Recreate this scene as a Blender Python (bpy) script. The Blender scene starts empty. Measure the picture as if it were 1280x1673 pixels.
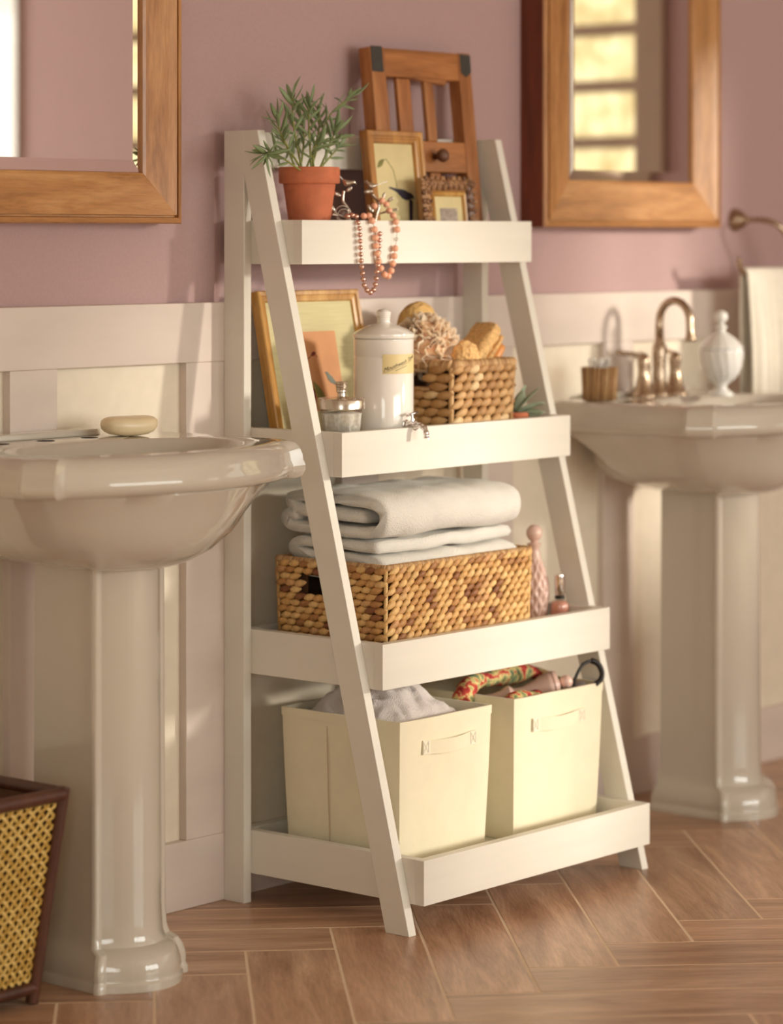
import bpy, bmesh, math, random
from mathutils import Vector, Matrix, Euler, Quaternion, noise
random.seed(7)
S = bpy.context.scene
COL = S.collection
PI = math.pi

# ------------------------------------------------------------------ camera
TH = 0.8691
cam_d = bpy.data.cameras.new('camera')
cam = bpy.data.objects.new('camera', cam_d); COL.objects.link(cam)
cam.location = (-3.8212, -3.6102, 1.2)
cam.rotation_euler = (PI/2, 0, -TH)
cam_d.sensor_fit = 'HORIZONTAL'; cam_d.sensor_width = 36
cam_d.lens = 4728.0/1280*36
cam_d.shift_y = -(836.5-386.03)/1280
cam_d.dof.use_dof = True
cam_d.dof.focus_distance = 4.98
cam_d.dof.aperture_fstop = 2.9
S.camera = cam
# ------------------------------------------------------------------ view
S.view_settings.view_transform = 'Standard'
S.view_settings.look = 'None'
S.view_settings.gamma = 1
S.view_settings.use_curve_mapping = False
S.view_settings.exposure = 0.0
# ------------------------------------------------------------------ sky, sun, daylight, added front fill
W = bpy.data.worlds.new('sky'); S.world = W; W.use_nodes = True
W.node_tree.nodes['Background'].inputs[0].default_value = (1.0, 0.96, 0.86, 1)
W.node_tree.nodes['Background'].inputs[1].default_value = 1.5
sun_d = bpy.data.lights.new('sun', 'SUN'); sun = bpy.data.objects.new('sun', sun_d); COL.objects.link(sun)
sun_d.energy = 3.6; sun_d.angle = math.radians(6); sun_d.color = (1.0, 0.945, 0.86)
sdir = Vector((-0.65, 1.0, -0.17*1.19)).normalized()
sun.rotation_euler = sdir.to_track_quat('-Z', 'Y').to_euler()
sun.location = (5, -6, 4)
def daylight(name, loc, direction, sx, sy, power, color):
    d = bpy.data.lights.new(name, 'AREA'); o = bpy.data.objects.new(name, d); COL.objects.link(o)
    d.shape = 'RECTANGLE'; d.size = sx; d.size_y = sy; d.energy = power; d.color = color
    o.location = loc; o.rotation_euler = Vector(direction).to_track_quat('-Z', 'Y').to_euler()
    return o
XR, YF, XL, ZC = 3.0, -6.6, -4.7, 2.65
daylight('added_fill_front', (0.6, YF-0.2, 1.45), (0, 1, 0), 3.6, 1.7, 136, (0.89, 0.965, 1.0))  # soft fill lamp added out of view to brighten surfaces facing the room
daylight('daylight_left', (XL-0.2, -4.3, 1.45), (1, 0, 0), 1.8, 1.5, 42, (0.86, 0.95, 1.0))

# ------------------------------------------------------------------ materials
MATS = {}
def lin(c):
    return tuple(((v/255)/12.92 if v/255 <= .04045 else ((v/255+.055)/1.055)**2.4) for v in c) + (1,)
class NT:
    def __init__(s, name):
        s.m = bpy.data.materials.new(name); s.m.use_nodes = True
        s.t = s.m.node_tree; s.b = s.t.nodes['Principled BSDF']; s.out = s.t.nodes['Material Output']
        MATS[name] = s.m
    def n(s, typ, **k):
        x = s.t.nodes.new(typ)
        for a, v in k.items():
            if a.startswith('i_'):
                key = a[2:]
                x.inputs[int(key) if key.isdigit() else key].default_value = v
            else: setattr(x, a, v)
        return x
    def l(s, a, ao, b, bi): s.t.links.new(a.outputs[ao], b.inputs[bi])
    def set(s, **k):
        for a, v in k.items(): s.b.inputs[a.replace('_', ' ')].default_value = v
    def coords(s, scale=(1,1,1), rot=(0,0,0), kind='Object'):
        tc = s.n('ShaderNodeTexCoord'); mp = s.n('ShaderNodeMapping')
        mp.inputs['Scale'].default_value = scale; mp.inputs['Rotation'].default_value = rot
        s.l(tc, kind, mp, 'Vector'); return mp
    def ramp(s, src, so, stops):
        r = s.n('ShaderNodeValToRGB'); e = r.color_ramp.elements
        while len(e) < len(stops): e.new(0.5)
        for i, (p, c) in enumerate(stops): e[i].position = p; e[i].color = c
        s.l(src, so, r, 0); return r
    def bump(s, src, so, strength, dist):
        b = s.n('ShaderNodeBump'); b.inputs['Strength'].default_value = strength; b.inputs['Distance'].default_value = dist
        s.l(src, so, b, 'Height'); s.l(b, 'Normal', s.b, 'Normal'); return b

def paint(name, c, rough=.5, var=.04, bump=.15, nscale=60, stretch=(1,1,1), coat=0):
    t = NT(name); c = lin(c)
    mp = t.coords(stretch); nz = t.n('ShaderNodeTexNoise', i_Scale=nscale, i_Detail=5.0)
    t.l(mp, 0, nz, 'Vector')
    lo = tuple(v*(1-var) for v in c[:3])+(1,); hi = tuple(min(1, v*(1+var)) for v in c[:3])+(1,)
    r = t.ramp(nz, 0, [(.3, lo), (.7, hi)]); t.l(r, 0, t.b, 'Base Color')
    t.set(Roughness=rough, Coat_Weight=coat)
    if bump: t.bump(nz, 0, bump, .002)
    return t.m
def metal(name, c, rough=.2):
    t = NT(name); t.set(Base_Color=lin(c), Metallic=1.0, Roughness=rough)
    mp = t.coords(); nz = t.n('ShaderNodeTexNoise', i_Scale=40.0); t.l(mp, 0, nz, 'Vector')
    r = t.ramp(nz, 0, [(.3, (max(0, rough-.05),)*3+(1,)), (.7, (rough+.07,)*3+(1,))]); t.l(r, 0, t.b, 'Roughness')
    return t.m
def wood(name, cols, axis='X', scale=9, rough=.45, bump=.25, per_obj=0.0, contrast=(.25,.75), ring=1.0):
    t = NT(name)
    st = {'X': (.12, 1, 1), 'Y': (1, .12, 1), 'Z': (1, 1, .12)}[axis]
    mp = t.coords(st)
    if per_obj:
        oi = t.n('ShaderNodeObjectInfo'); vm = t.n('ShaderNodeVectorMath', operation='SCALE'); vm.inputs['Scale'].default_value = 17.0
        cb = t.n('ShaderNodeCombineXYZ'); t.l(oi, 'Random', cb, 0); t.l(oi, 'Random', cb, 1); t.l(oi, 'Random', cb, 2)
        t.l(cb, 0, vm, 0); ad = t.n('ShaderNodeVectorMath', operation='ADD'); t.l(mp, 0, ad, 0); t.l(vm, 0, ad, 1); src = ad
    else: src = mp
    n1 = t.n('ShaderNodeTexNoise', i_Scale=float(scale), i_Detail=8.0, i_Roughness=.62, i_Distortion=ring)
    n2 = t.n('ShaderNodeTexNoise', i_Scale=scale*9.0, i_Detail=4.0)
    t.l(src, 0, n1, 'Vector'); t.l(src, 0, n2, 'Vector')
    r = t.ramp(n1, 0, [(contrast[0], lin(cols[0])), (.5, lin(cols[1])), (contrast[1], lin(cols[2]))])
    mx = t.n('ShaderNodeMix', data_type='RGBA', blend_type='MULTIPLY'); mx.inputs[0].default_value = .35
    r2 = t.ramp(n2, 0, [(.35, (.55,.5,.45,1)), (.6, (1,1,1,1))])
    t.l(r, 0, mx, 6); t.l(r2, 0, mx, 7)
    last, lo = mx, 2
    if per_obj:
        hs = t.n('ShaderNodeHueSaturation'); mr = t.n('ShaderNodeMapRange')
        mr.inputs['To Min'].default_value = 1-per_obj; mr.inputs['To Max'].default_value = 1+per_obj
        t.l(oi, 'Random', mr, 0); t.l(mr, 0, hs, 'Value'); t.l(mx, 2, hs, 'Color'); last, lo = hs, 0
    t.l(last, lo, t.b, 'Base Color'); t.set(Roughness=rough)
    t.bump(n2, 0, bump, .0015)
    return t.m
def island(name, stops, rough=.7, nscale=120, bump=.3, mixn=.4):
    t = NT(name); g = t.n('ShaderNodeNewGeometry')
    oi = t.n('ShaderNodeObjectInfo'); ad = t.n('ShaderNodeMath', operation='MULTIPLY_ADD'); ad.inputs[1].default_value = 7.31; t.l(oi, 'Random', ad, 0); t.l(g, 'Random Per Island', ad, 2)
    fr = t.n('ShaderNodeMath', operation='FRACT'); t.l(ad, 0, fr, 0)
    r = t.ramp(fr, 0, [(p, lin(c)) for p, c in stops])
    mp = t.coords((1,1,.3)); nz = t.n('ShaderNodeTexNoise', i_Scale=float(nscale), i_Detail=4.0); t.l(mp, 0, nz, 'Vector')
    r2 = t.ramp(nz, 0, [(.3, (.55,.48,.4,1)), (.62, (1,1,1,1))])
    mx = t.n('ShaderNodeMix', data_type='RGBA', blend_type='MULTIPLY'); mx.inputs[0].default_value = mixn
    t.l(r, 0, mx, 6); t.l(r2, 0, mx, 7); t.l(mx, 2, t.b, 'Base Color'); t.set(Roughness=rough)
    t.bump(nz, 0, bump, .001); return t.m
def glass(name, tint=(1,1,1), amount=.12, rough=.02):
    t = NT(name); t.t.nodes.remove(t.b)
    tr = t.n('ShaderNodeBsdfTransparent'); tr.inputs[0].default_value = tint+(1,)
    gl = t.n('ShaderNodeBsdfGlossy'); gl.inputs['Roughness'].default_value = rough
    fr = t.n('ShaderNodeLayerWeight'); fr.inputs[0].default_value = .5
    pw = t.n('ShaderNodeMath', operation='POWER'); pw.inputs[1].default_value = 4.0; t.l(fr, 'Facing', pw, 0)
    ad = t.n('ShaderNodeMath', operation='MULTIPLY_ADD'); ad.inputs[1].default_value = .6; ad.inputs[2].default_value = amount; t.l(pw, 0, ad, 0)
    mx = t.n('ShaderNodeMixShader'); t.l(ad, 0, mx, 0); t.l(tr, 0, mx, 1); t.l(gl, 0, mx, 2); t.l(mx, 0, t.out, 0)
    return t.m
def cloth(name, c, nscale=900, bump=.5, dist=.002, sheen=.3, var=.08, rough=.95):
    t = NT(name); c = lin(c); mp = t.coords()
    nz = t.n('ShaderNodeTexNoise', i_Scale=float(nscale), i_Detail=3.0); t.l(mp, 0, nz, 'Vector')
    n2 = t.n('ShaderNodeTexNoise', i_Scale=25.0, i_Detail=4.0); t.l(mp, 0, n2, 'Vector')
    r = t.ramp(n2, 0, [(.3, tuple(v*(1-var) for v in c[:3])+(1,)), (.7, c)]); t.l(r, 0, t.b, 'Base Color')
    t.set(Roughness=rough, Sheen_Weight=sheen); t.bump(nz, 0, bump, dist); return t.m

M_mauve = paint('mauve_wall_paint', (186, 155, 154), .75, .03, .12, 180)
M_white_wall = paint('plain_room_paint', (222, 212, 198), .8, .02, .05, 90)
M_trim = paint('taupe_trim_paint', (224, 209, 199), .45, .05, .3, 14, (.25, 1, 1))
M_panel = paint('cream_panel_paint', (240, 228, 208), .4, .03, .1, 30)
M_shelf = paint('white_shelf_paint', (234, 229, 218), .38, .025, .2, 16, (.3, .3, 1))
M_shelf_x = paint('white_board_paint', (234, 229, 218), .38, .025, .2, 22, (.15, 1, 2))
M_ceram = paint('biscuit_porcelain', (206, 197, 183), .08, .01, 0, 8, coat=.6)
M_white_ceram = paint('white_glazed_ceramic', (240, 234, 226), .1, .01, 0, 8, coat=.5)
M_grout = paint('pale_grout', (232, 206, 178), .85, .05, .3, 200)
M_plank = wood('wood_look_tile', [(160, 118, 90), (196, 154, 124), (222, 184, 154)], 'X', 20, .32, .35, .13, (.3,.7))
M_frame = wood('oak_mirror_frame', [(132, 82, 40), (190, 134, 80), (212, 160, 106)], 'X', 22, .3, .2)
M_frame_z = wood('oak_mirror_frame_upright', [(132, 82, 40), (190, 134, 80), (212, 160, 106)], 'Z', 22, .3, .2)
M_frame_dark = wood('red_brown_frame_edge', [(92, 40, 18), (118, 56, 28), (134, 66, 34)], 'Z', 12, .4, .2)
M_old = wood('aged_pine_rail', [(104, 58, 24), (170, 108, 56), (204, 144, 88)], 'X', 14, .5, .5, .12)
M_old_z = wood('aged_pine_upright', [(104, 58, 24), (164, 102, 52), (198, 138, 82)], 'Z', 14, .5, .5, .12)
M_knob = wood('worn_knob_wood', [(70, 40, 24), (108, 68, 46), (130, 90, 66)], 'Z', 30, .5, .3)
M_iron = paint('dark_iron', (62, 58, 54), .5, .2, .4, 90)
M_gold = wood('gilt_wood', [(146, 94, 36), (190, 138, 64), (220, 174, 100)], 'Z', 26, .26, .2)
M_goldwood = wood('gilded_brown_wood', [(120, 70, 24), (176, 118, 50), (204, 150, 74)], 'Z', 20, .35, .3)
M_ornate = island('carved_brown_gilding', [(0, (96, 58, 32)), (.5, (140, 96, 60)), (1, (176, 132, 90))], .45, 200, .4, .4)
M_paper = paint('aged_cream_paper', (216, 200, 150), .7, .06, .05, 18)
M_linen = paint('linen_mat_board', (206, 196, 152), .85, .07, .3, 120, (.1, 1, 3))
M_orange = paint('orange_art_print', (208, 150, 104), .7, .08, .05, 14)
M_navy = paint('dark_bird_ink', (52, 46, 62), .7, .25, 0, 60)
M_blueink = paint('grey_blue_bird_ink', (116, 122, 112), .7, .2, 0, 60)
M_greenink = paint('olive_leaf_ink', (128, 124, 70), .7, .2, 0, 60)
M_redink = paint('dull_red_print_ink', (128, 50, 46), .7, .2, 0, 40)
M_greyprint = paint('faded_grey_print', (168, 152, 140), .7, .3, 0, 90)
M_terra = paint('terracotta', (206, 118, 82), .8, .12, .3, 35)
M_soil = paint('dark_potting_soil', (52, 38, 28), .95, .4, 1, 200)
M_leaf = paint('grey_green_leaf', (134, 152, 108), .5, .25, .1, 60)
M_stem = paint('yellow_green_stem', (142, 146, 76), .6, .15, .1, 60)
M_succ = paint('dusty_succulent_leaf', (158, 172, 146), .55, .15, .1, 40)
M_silver = metal('brushed_pewter', (206, 194, 182), .24)
M_chrome = metal('polished_chrome', (226, 222, 220), .08)
M_nickel = metal('brushed_nickel', (186, 164, 142), .26)
M_coral = paint('coral_bead', (255, 184, 150), .3, .06, 0, 50, coat=.3)
M_pearl = metal('rose_gold_pearl', (226, 182, 166), .22)
M_crystal = glass('clear_crystal', (.95, .95, .95), .25)
M_thread = paint('fine_chain', (150, 130, 110), .4, .1, 0)
M_label = paint('cream_label', (224, 202, 146), .5, .04, 0, 30)
M_ink = paint('brown_black_ink', (52, 40, 30), .6, .05, 0)
M_jar = glass('clear_jar_glass', (.93, .92, .9), .10, .05)
M_salts = paint('white_bath_salts', (242, 236, 228), .9, .15, .8, 160)
M_wick2 = island('natural_seagrass', [(0, (168, 124, 76)), (.4, (196, 152, 100)), (.75, (214, 176, 124)), (1, (232, 204, 158))], .6, 180, .4, .35)
M_wick3 = island('golden_water_hyacinth', [(0, (132, 80, 46)), (.15, (190, 136, 80)), (.5, (222, 174, 108)), (.85, (236, 196, 132)), (1, (206, 152, 102))], .55, 150, .5, .5)
M_wickrim = island('wrapped_rim_fibre', [(0, (164, 122, 80)), (.5, (196, 154, 106)), (1, (214, 178, 130))], .6, 160, .4, .3)
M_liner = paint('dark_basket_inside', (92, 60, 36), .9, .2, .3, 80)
M_terry = cloth('white_terry', (250, 245, 236), 520, .9, .004)
M_terry_pink = cloth('pinkish_white_terry', (252, 240, 236), 520, .9, .004)
M_pouf = cloth('peach_mesh', (255, 212, 172), 700, .5, .002, .2, .08)
M_pouf.node_tree.nodes['Principled BSDF'].inputs['Subsurface Weight'].default_value = .6
M_pouf.node_tree.nodes['Principled BSDF'].inputs['Subsurface Radius'].default_value = (.02, .012, .008)
M_pouf.node_tree.nodes['Principled BSDF'].inputs['Subsurface Scale'].default_value = 1.0
M_loofah = paint('loofah_fibre', (232, 184, 124), .9, .30, 1, 170)
M_sponge = paint('honeycomb_sponge', (220, 178, 112), .9, .1, .4, 90)
M_beech = paint('orange_beech', (226, 154, 88), .4, .06, .1, 30, (1,1,.2))
M_pink = paint('pink_milk_glass', (232, 196, 182), .25, .03, 0, 20, coat=.3)
M_polish = paint('rose_nail_polish', (240, 172, 154), .2, .04, 0, 20, coat=.6)
M_black = paint('black_plastic', (34, 30, 32), .4, .1, 0)
M_greyplastic = paint('grey_lilac_plastic', (150, 140, 142), .4, .05, 0)
M_canvas = cloth('cream_canvas', (240, 230, 202), 420, .25, .001, .1, .05, .85)
M_canvas_in = cloth('canvas_inside', (206, 180, 150), 420, .25, .001, .1, .05, .9)
M_soap = paint('cream_soap', (242, 222, 182), .35, .03, 0, 20, coat=.1)
M_hole_shade = paint('painted_hole_shade', (24, 16, 14), .9, .1, 0)  # near-black colour standing for the shade inside the sink holes
M_cane = island('golden_cane', [(0, (196, 154, 70)), (.5, (216, 178, 92)), (1, (230, 196, 116))], .45, 100, .2, .2)
M_bamboo = wood('dark_brown_cane_frame', [(58, 30, 22), (84, 48, 34), (104, 66, 46)], 'Z', 14, .35, .2)
M_baskin = paint('brown_basket_lining', (98, 66, 44), .9, .15, .2, 80)
M_milk = paint('white_milk_glass', (246, 244, 240), .12, .01, 0, 10, coat=.5)
M_towel2 = cloth('white_hand_towel', (246, 238, 222), 420, .6, .003)
M_cotton = paint('cotton_white', (246, 242, 236), .9, .03, .5, 300)
M_joinery = paint('window_joinery_paint', (176, 150, 128), .5, .03, .1, 20)
M_pane = glass('window_glass', (1, .98, .94), .02)
M_mirror = metal('mirror_silvering', (238, 234, 232), .005); 
for nd in list(M_mirror.node_tree.nodes):
    if nd.type == 'VALTORGB': M_mirror.node_tree.nodes.remove(nd)
M_mirror.node_tree.nodes['Principled BSDF'].inputs['Roughness'].default_value = .004
def frost():
    t = NT('frosted_window_glass'); t.t.nodes.remove(t.b)
    tl = t.n('ShaderNodeBsdfTranslucent'); mp = t.coords(); nz = t.n('ShaderNodeTexNoise', i_Scale=14.0, i_Detail=5.0); t.l(mp, 0, nz, 'Vector')
    r = t.ramp(nz, 0, [(.3, (.72, .64, .44, 1)), (.7, (.98, .93, .74, 1))]); t.l(r, 0, tl, 0); t.l(tl, 0, t.out, 0); return t.m
M_frost = frost()
def floral():
    t = NT('floral_print_cotton'); mp = t.coords((1,1,1))
    v = t.n('ShaderNodeTexNoise', i_Scale=48.0, i_Detail=3.0, i_Distortion=.6); t.l(mp, 0, v, 'Vector')
    r = t.ramp(v, 0, [(.30, lin((70, 100, 96))), (.42, lin((140, 148, 96))), (.5, lin((226, 208, 140))), (.57, lin((200, 70, 56))), (.68, lin((150, 36, 40)))])
    t.l(r, 0, t.b, 'Base Color'); t.set(Roughness=.85); return t.m
M_floral = floral()

# ------------------------------------------------------------------ mesh helpers
class MB:
    def __init__(s): s.v = []; s.f = []
    def add(s, vs, fs):
        o = len(s.v); s.v += [tuple(v) for v in vs]; s.f += [tuple(i+o for i in f) for f in fs]; return s
    def box(s, x0, x1, y0, y1, z0, z1):
        x0, x1 = min(x0, x1), max(x0, x1); y0, y1 = min(y0, y1), max(y0, y1); z0, z1 = min(z0, z1), max(z0, z1)
        return s.add([(x0,y0,z0),(x1,y0,z0),(x1,y1,z0),(x0,y1,z0),(x0,y0,z1),(x1,y0,z1),(x1,y1,z1),(x0,y1,z1)],
                     [(0,3,2,1),(4,5,6,7),(0,1,5,4),(1,2,6,5),(2,3,7,6),(3,0,4,7)])
    def prism_x(s, poly, x0, x1):                      # poly of (y,z), counter-clockwise seen from +x
        n = len(poly)
        return s.add([(x0,y,z) for y,z in poly]+[(x1,y,z) for y,z in poly],
                     [tuple(range(n-1,-1,-1)), tuple(range(n,2*n))]+[(i,(i+1)%n,n+(i+1)%n,n+i) for i in range(n)])
    def prism_y(s, poly, y0, y1):                      # poly of (x,z), counter-clockwise seen from -y ; y0<y1
        n = len(poly)
        return s.add([(x,y0,z) for x,z in poly]+[(x,y1,z) for x,z in poly],
                     [tuple(range(n)), tuple(range(2*n-1,n-1,-1))]+[((i+1)%n,i,n+i,n+(i+1)%n) for i in range(n)])
    def loft(s, loops, cap0=True, cap1=True, closed=True):
        n = len(loops[0]); vs = [p for L in loops for p in L]; fs = []
        for k in range(len(loops)-1):
            for i in range(n if closed else n-1):
                j = (i+1) % n; fs.append((k*n+i, k*n+j, (k+1)*n+j, (k+1)*n+i))
        if cap0: fs.append(tuple(range(n-1,-1,-1)))
        if cap1: fs.append(tuple(range((len(loops)-1)*n, len(loops)*n)))
        return s.add(vs, fs)
    def lathe(s, prof, seg=32, c=(0,0,0), cap0=True, cap1=True, mod=None):
        loops = []
        for k, (r, z) in enumerate(prof):
            L = []
            for i in range(seg):
                a = 2*PI*i/seg; rr = r + (mod(a, z, r) if mod else 0)
                L.append((c[0]+rr*math.cos(a), c[1]+rr*math.sin(a), c[2]+z))
            loops.append(L)
        return s.loft(loops, cap0, cap1)
    def tube(s, pts, rad, seg=10, caps=True):
        pts = [Vector(p) for p in pts]; n = len(pts)
        if not hasattr(rad, '__len__'): rad = [rad]*n
        T = [(pts[min(i+1,n-1)]-pts[max(i-1,0)]).normalized() for i in range(n)]
        up = Vector((0,0,1)) if abs(T[0].z) < .9 else Vector((1,0,0))
        N = (up - T[0]*up.dot(T[0])).normalized(); loops = []
        for i in range(n):
            N = (N - T[i]*N.dot(T[i])).normalized(); B = T[i].cross(N)
            loops.append([tuple(pts[i]+rad[i]*(math.cos(2*PI*k/seg)*N+math.sin(2*PI*k/seg)*B)) for k in range(seg)])
        return s.loft(loops, caps, caps)
    def ell(s, c, r, rot=None, seg=12, ring=8):
        loops = []; vs = []; fs = []
        R = rot if rot is not None else Matrix.Identity(3)
        vs.append(Vector(c)+R@Vector((0,0,-r[2])))
        for k in range(1, ring):
            p = -PI/2+PI*k/ring
            for i in range(seg):
                a = 2*PI*i/seg
                vs.append(Vector(c)+R@Vector((r[0]*math.cos(p)*math.cos(a), r[1]*math.cos(p)*math.sin(a), r[2]*math.sin(p))))
        vs.append(Vector(c)+R@Vector((0,0,r[2])))
        for i in range(seg): fs.append((0, 1+(i+1)%seg, 1+i))
        for k in range(ring-2):
            for i in range(seg):
                a = 1+k*seg; j = (i+1)%seg
                fs.append((a+i, a+j, a+seg+j, a+seg+i))
        t = len(vs)-1; a = 1+(ring-2)*seg
        for i in range(seg): fs.append((a+i, a+(i+1)%seg, t))
        return s.add(vs, fs)
    def xf(s, M): s.v = [tuple(M @ Vector(v)) for v in s.v]; return s
    def mesh(s, name, mat, smooth=False):
        me = bpy.data.meshes.new(name); me.from_pydata(s.v, [], s.f); me.update()
        if mat: me.materials.append(mat)
        if smooth is True: me.polygons.foreach_set('use_smooth', [True]*len(me.polygons))
        elif smooth:
            me.polygons.foreach_set('use_smooth', [True]*len(me.polygons))
            me.set_sharp_from_angle(angle=math.radians(smooth))
        return me
    def build(s, name, mat, parent=None, smooth=False, local=False, bevel=0, seg=2, pos=None):
        if pos is not None: origin = Vector(pos)
        elif parent is None:
            xs = [v[0] for v in s.v]; ys = [v[1] for v in s.v]; zs = [v[2] for v in s.v]
            origin = Vector(((min(xs)+max(xs))/2, (min(ys)+max(ys))/2, min(zs)))
        else: origin = None
        if not local:
            if parent is None: off = origin
            else:
                off = Vector(parent.get('_o', (0,0,0)))
            s.v = [(v[0]-off[0], v[1]-off[1], v[2]-off[2]) for v in s.v]
        o = bpy.data.objects.new(name, s.mesh(name, mat, smooth)); COL.objects.link(o)
        if parent is None and not local: o.location = origin; ORG[o.name] = origin; o['_o'] = tuple(origin)
        elif parent is None: pass
        else:
            o.parent = parent; o['_o'] = tuple(parent.get('_o', (0,0,0)))
        if bevel:
            m = o.modifiers.new('edge', 'BEVEL'); m.width = bevel; m.segments = seg; m.limit_method = 'ANGLE'
        return o
ORG = {}
def tag(o, label=None, cat=None, group=None, kind=None):
    if label: o['label'] = label
    if cat: o['category'] = cat
    if group: o['group'] = group
    if kind: o['kind'] = kind
    return o
def thing(name, loc, label, cat, rot=(0,0,0), group=None, kind=None):
    o = bpy.data.objects.new(name, None); COL.objects.link(o); o.empty_display_size = .05
    o.location = loc; o.rotation_euler = rot; o['_o'] = tuple(loc)
    if any(abs(r) > 1e-9 for r in rot): o['_o'] = (0,0,0)
    return tag(o, label, cat, group, kind)
def inst(name, mesh, parent, loc, rot=(0,0,0), scale=(1,1,1)):   # local placement under parent
    o = bpy.data.objects.new(name, mesh); COL.objects.link(o); o.parent = parent
    o.location = loc; o.rotation_euler = rot; o.scale = scale; return o
def rel(parent, p):
    q = parent.get('_o', (0,0,0)); return (p[0]-q[0], p[1]-q[1], p[2]-q[2])
def dir_quat(d, axis='Z'):
    return Vector(d).to_track_quat(axis, 'Y' if axis != 'Y' else 'Z')
CAM_POS = Vector((-3.8212, -3.6102, 1.2)); CAM_YAW = 0.8691      # camera position and heading; image pixels are projected into the room from here
def pxp(h, v, **k):
    """where the camera ray through image pixel (h, v) meets a plane of the room, e.g. y=-.17: places small details from image coordinates, at an assumed depth"""
    d = Vector((math.sin(CAM_YAW), math.cos(CAM_YAW), 0)) + Vector((math.cos(CAM_YAW), -math.sin(CAM_YAW), 0))*((h-640)/4728.0) + Vector((0,0,1))*((386.03-v)/4728.0)
    (ax, val), = k.items(); i = 'xyz'.index(ax); t = (val-CAM_POS[i])/d[i]
    return CAM_POS + d*t
def smooth_path(pts, n=8, closed=False):
    P = [Vector(p) for p in pts]; out = []; m = len(P)
    rng = range(m) if closed else range(m-1)
    for i in rng:
        if closed: p0, p1, p2, p3 = P[(i-1)%m], P[i], P[(i+1)%m], P[(i+2)%m]
        else: p0, p1, p2, p3 = P[max(i-1,0)], P[i], P[i+1], P[min(i+2,m-1)]
        for k in range(n):
            t = k/n
            out.append(.5*((2*p1)+(-p0+p2)*t+(2*p0-5*p1+4*p2-p3)*t*t+(-p0+3*p1-3*p2+p3)*t**3))
    if not closed: out.append(P[-1])
    return out
# ================================================================== THE SETTING
WY = 0.026                                            # face of the painted wall; trim stands proud to y = 0
def struct(o): o['kind'] = 'structure'; return o
# ---- floor: grout bed plus herringbone planks
FL = struct(MB().box(XL-.1, XR+.1, YF-.1, .12, -.05, -.0004).build('floor', M_grout, pos=(0,0,0)))
TW, TL, G = .1524, .6096, .0046
pl_me = MB().box(G/2, TL-G/2, G/2, TW-G/2, -.012, 0).mesh('plank', M_plank)
bmx = bmesh.new(); bmx.from_mesh(pl_me)
bmesh.ops.bevel(bmx, geom=[e for e in bmx.edges if all(v.co.z > -.001 for v in e.verts)], offset=.0006, segments=1, affect='EDGES')
bmx.to_mesh(pl_me); bmx.free()
O0 = Vector((-.053, -.717)); U = Vector((1,1)).normalized(); V = Vector((1,-1)).normalized()
def inside(c): return -1.75 < c.x < 2.75 and -2.05 < c.y < .02
def plank(o2, d):                                     # corner o2, long direction d
    perp = Vector((-d.y, d.x)); ang = math.atan2(d.y, d.x)
    cs = [o2, o2+d*TL, o2+perp*TW, o2+d*TL+perp*TW]; cen = sum(cs, Vector((0,0)))/4
    if not (inside(cen) or (inside(cs[0]) or inside(cs[1]))): return
    if cen.y > .2: return
    if max(c.y for c in cs) > WY:                     # cut at the wall
        bm = bmesh.new(); bm.from_mesh(pl_me)
        bm.transform(Matrix.Translation((o2.x, o2.y, 0)) @ Matrix.Rotation(ang, 4, 'Z'))
        bmesh.ops.bisect_plane(bm, geom=bm.verts[:]+bm.edges[:]+bm.faces[:], plane_co=(0,WY,0), plane_no=(0,1,0), clear_outer=True)
        if len(bm.faces) < 4: bm.free(); return
        bmesh.ops.holes_fill(bm, edges=[e for e in bm.edges if e.is_boundary])
        bm.transform((Matrix.Translation((o2.x, o2.y, 0)) @ Matrix.Rotation(ang, 4, 'Z')).inverted())
        me = bpy.data.meshes.new('plank'); bm.to_mesh(me); bm.free(); me.materials.append(M_plank)
    else: me = pl_me
    inst('plank', me, FL, (o2.x, o2.y, 0), (0,0,ang))
for a in range(-40, 41):
    for b in range(-6, 7):
        u0, v0 = (a+4*b)*TW, (a-4*b)*TW
        plank(O0+U*u0+V*(v0+TW), U)                   # runs along U, body at V in [v0, v0+TW]
        plank(O0+U*(u0-TW)+V*v0, V)                   # runs along V, body at U in [u0-TW, u0]
# ---- walls and ceiling
struct(MB().box(XL-.1, XR+.1, WY, .14, -.05, ZC).build('wall_back', M_mauve))
struct(MB().box(XL-.1, XR+.1, YF-.1, .14, ZC, ZC+.1).build('ceiling', M_white_wall))
def wall_x(name, x0, x1, wins, mat):                  # wall at constant x with window openings (y0,y1,z0,z1), y descending list sorted
    m = MB(); ys = YF
    for (y0, y1, z0, z1) in sorted(wins):
        m.box(x0, x1, ys, y0, 0, ZC); m.box(x0, x1, y0, y1, 0, z0); m.box(x0, x1, y0, y1, z1, ZC); ys = y1
    m.box(x0, x1, ys, WY, 0, ZC)
    return struct(m.build(name, mat))
def wall_y(name, y0, y1, wins, mat):
    m = MB(); xs = XL
    for (x0, x1, z0, z1) in sorted(wins):
        m.box(xs, x0, y0, y1, 0, ZC); m.box(x0, x1, y0, y1, 0, z0); m.box(x0, x1, y0, y1, z1, ZC); xs = x1
    m.box(xs, XR, y0, y1, 0, ZC)
    return struct(m.build(name, mat))
WR = [(-2.03, -1.27, .98, 1.98), (-3.16, -2.13, .98, 1.98), (-4.95, -3.89, .72, 2.13)]
wall_x('wall_right', XR, XR+.1, WR, M_mauve)
WL = [(-5.2, -3.4, .7, 2.2)]
wall_x('wall_left', XL-.1, XL, WL, M_white_wall)
WF = [(-1.2, 2.4, .6, 2.3)]
wall_y('wall_front', YF-.1, YF, WF, M_white_wall)
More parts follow.
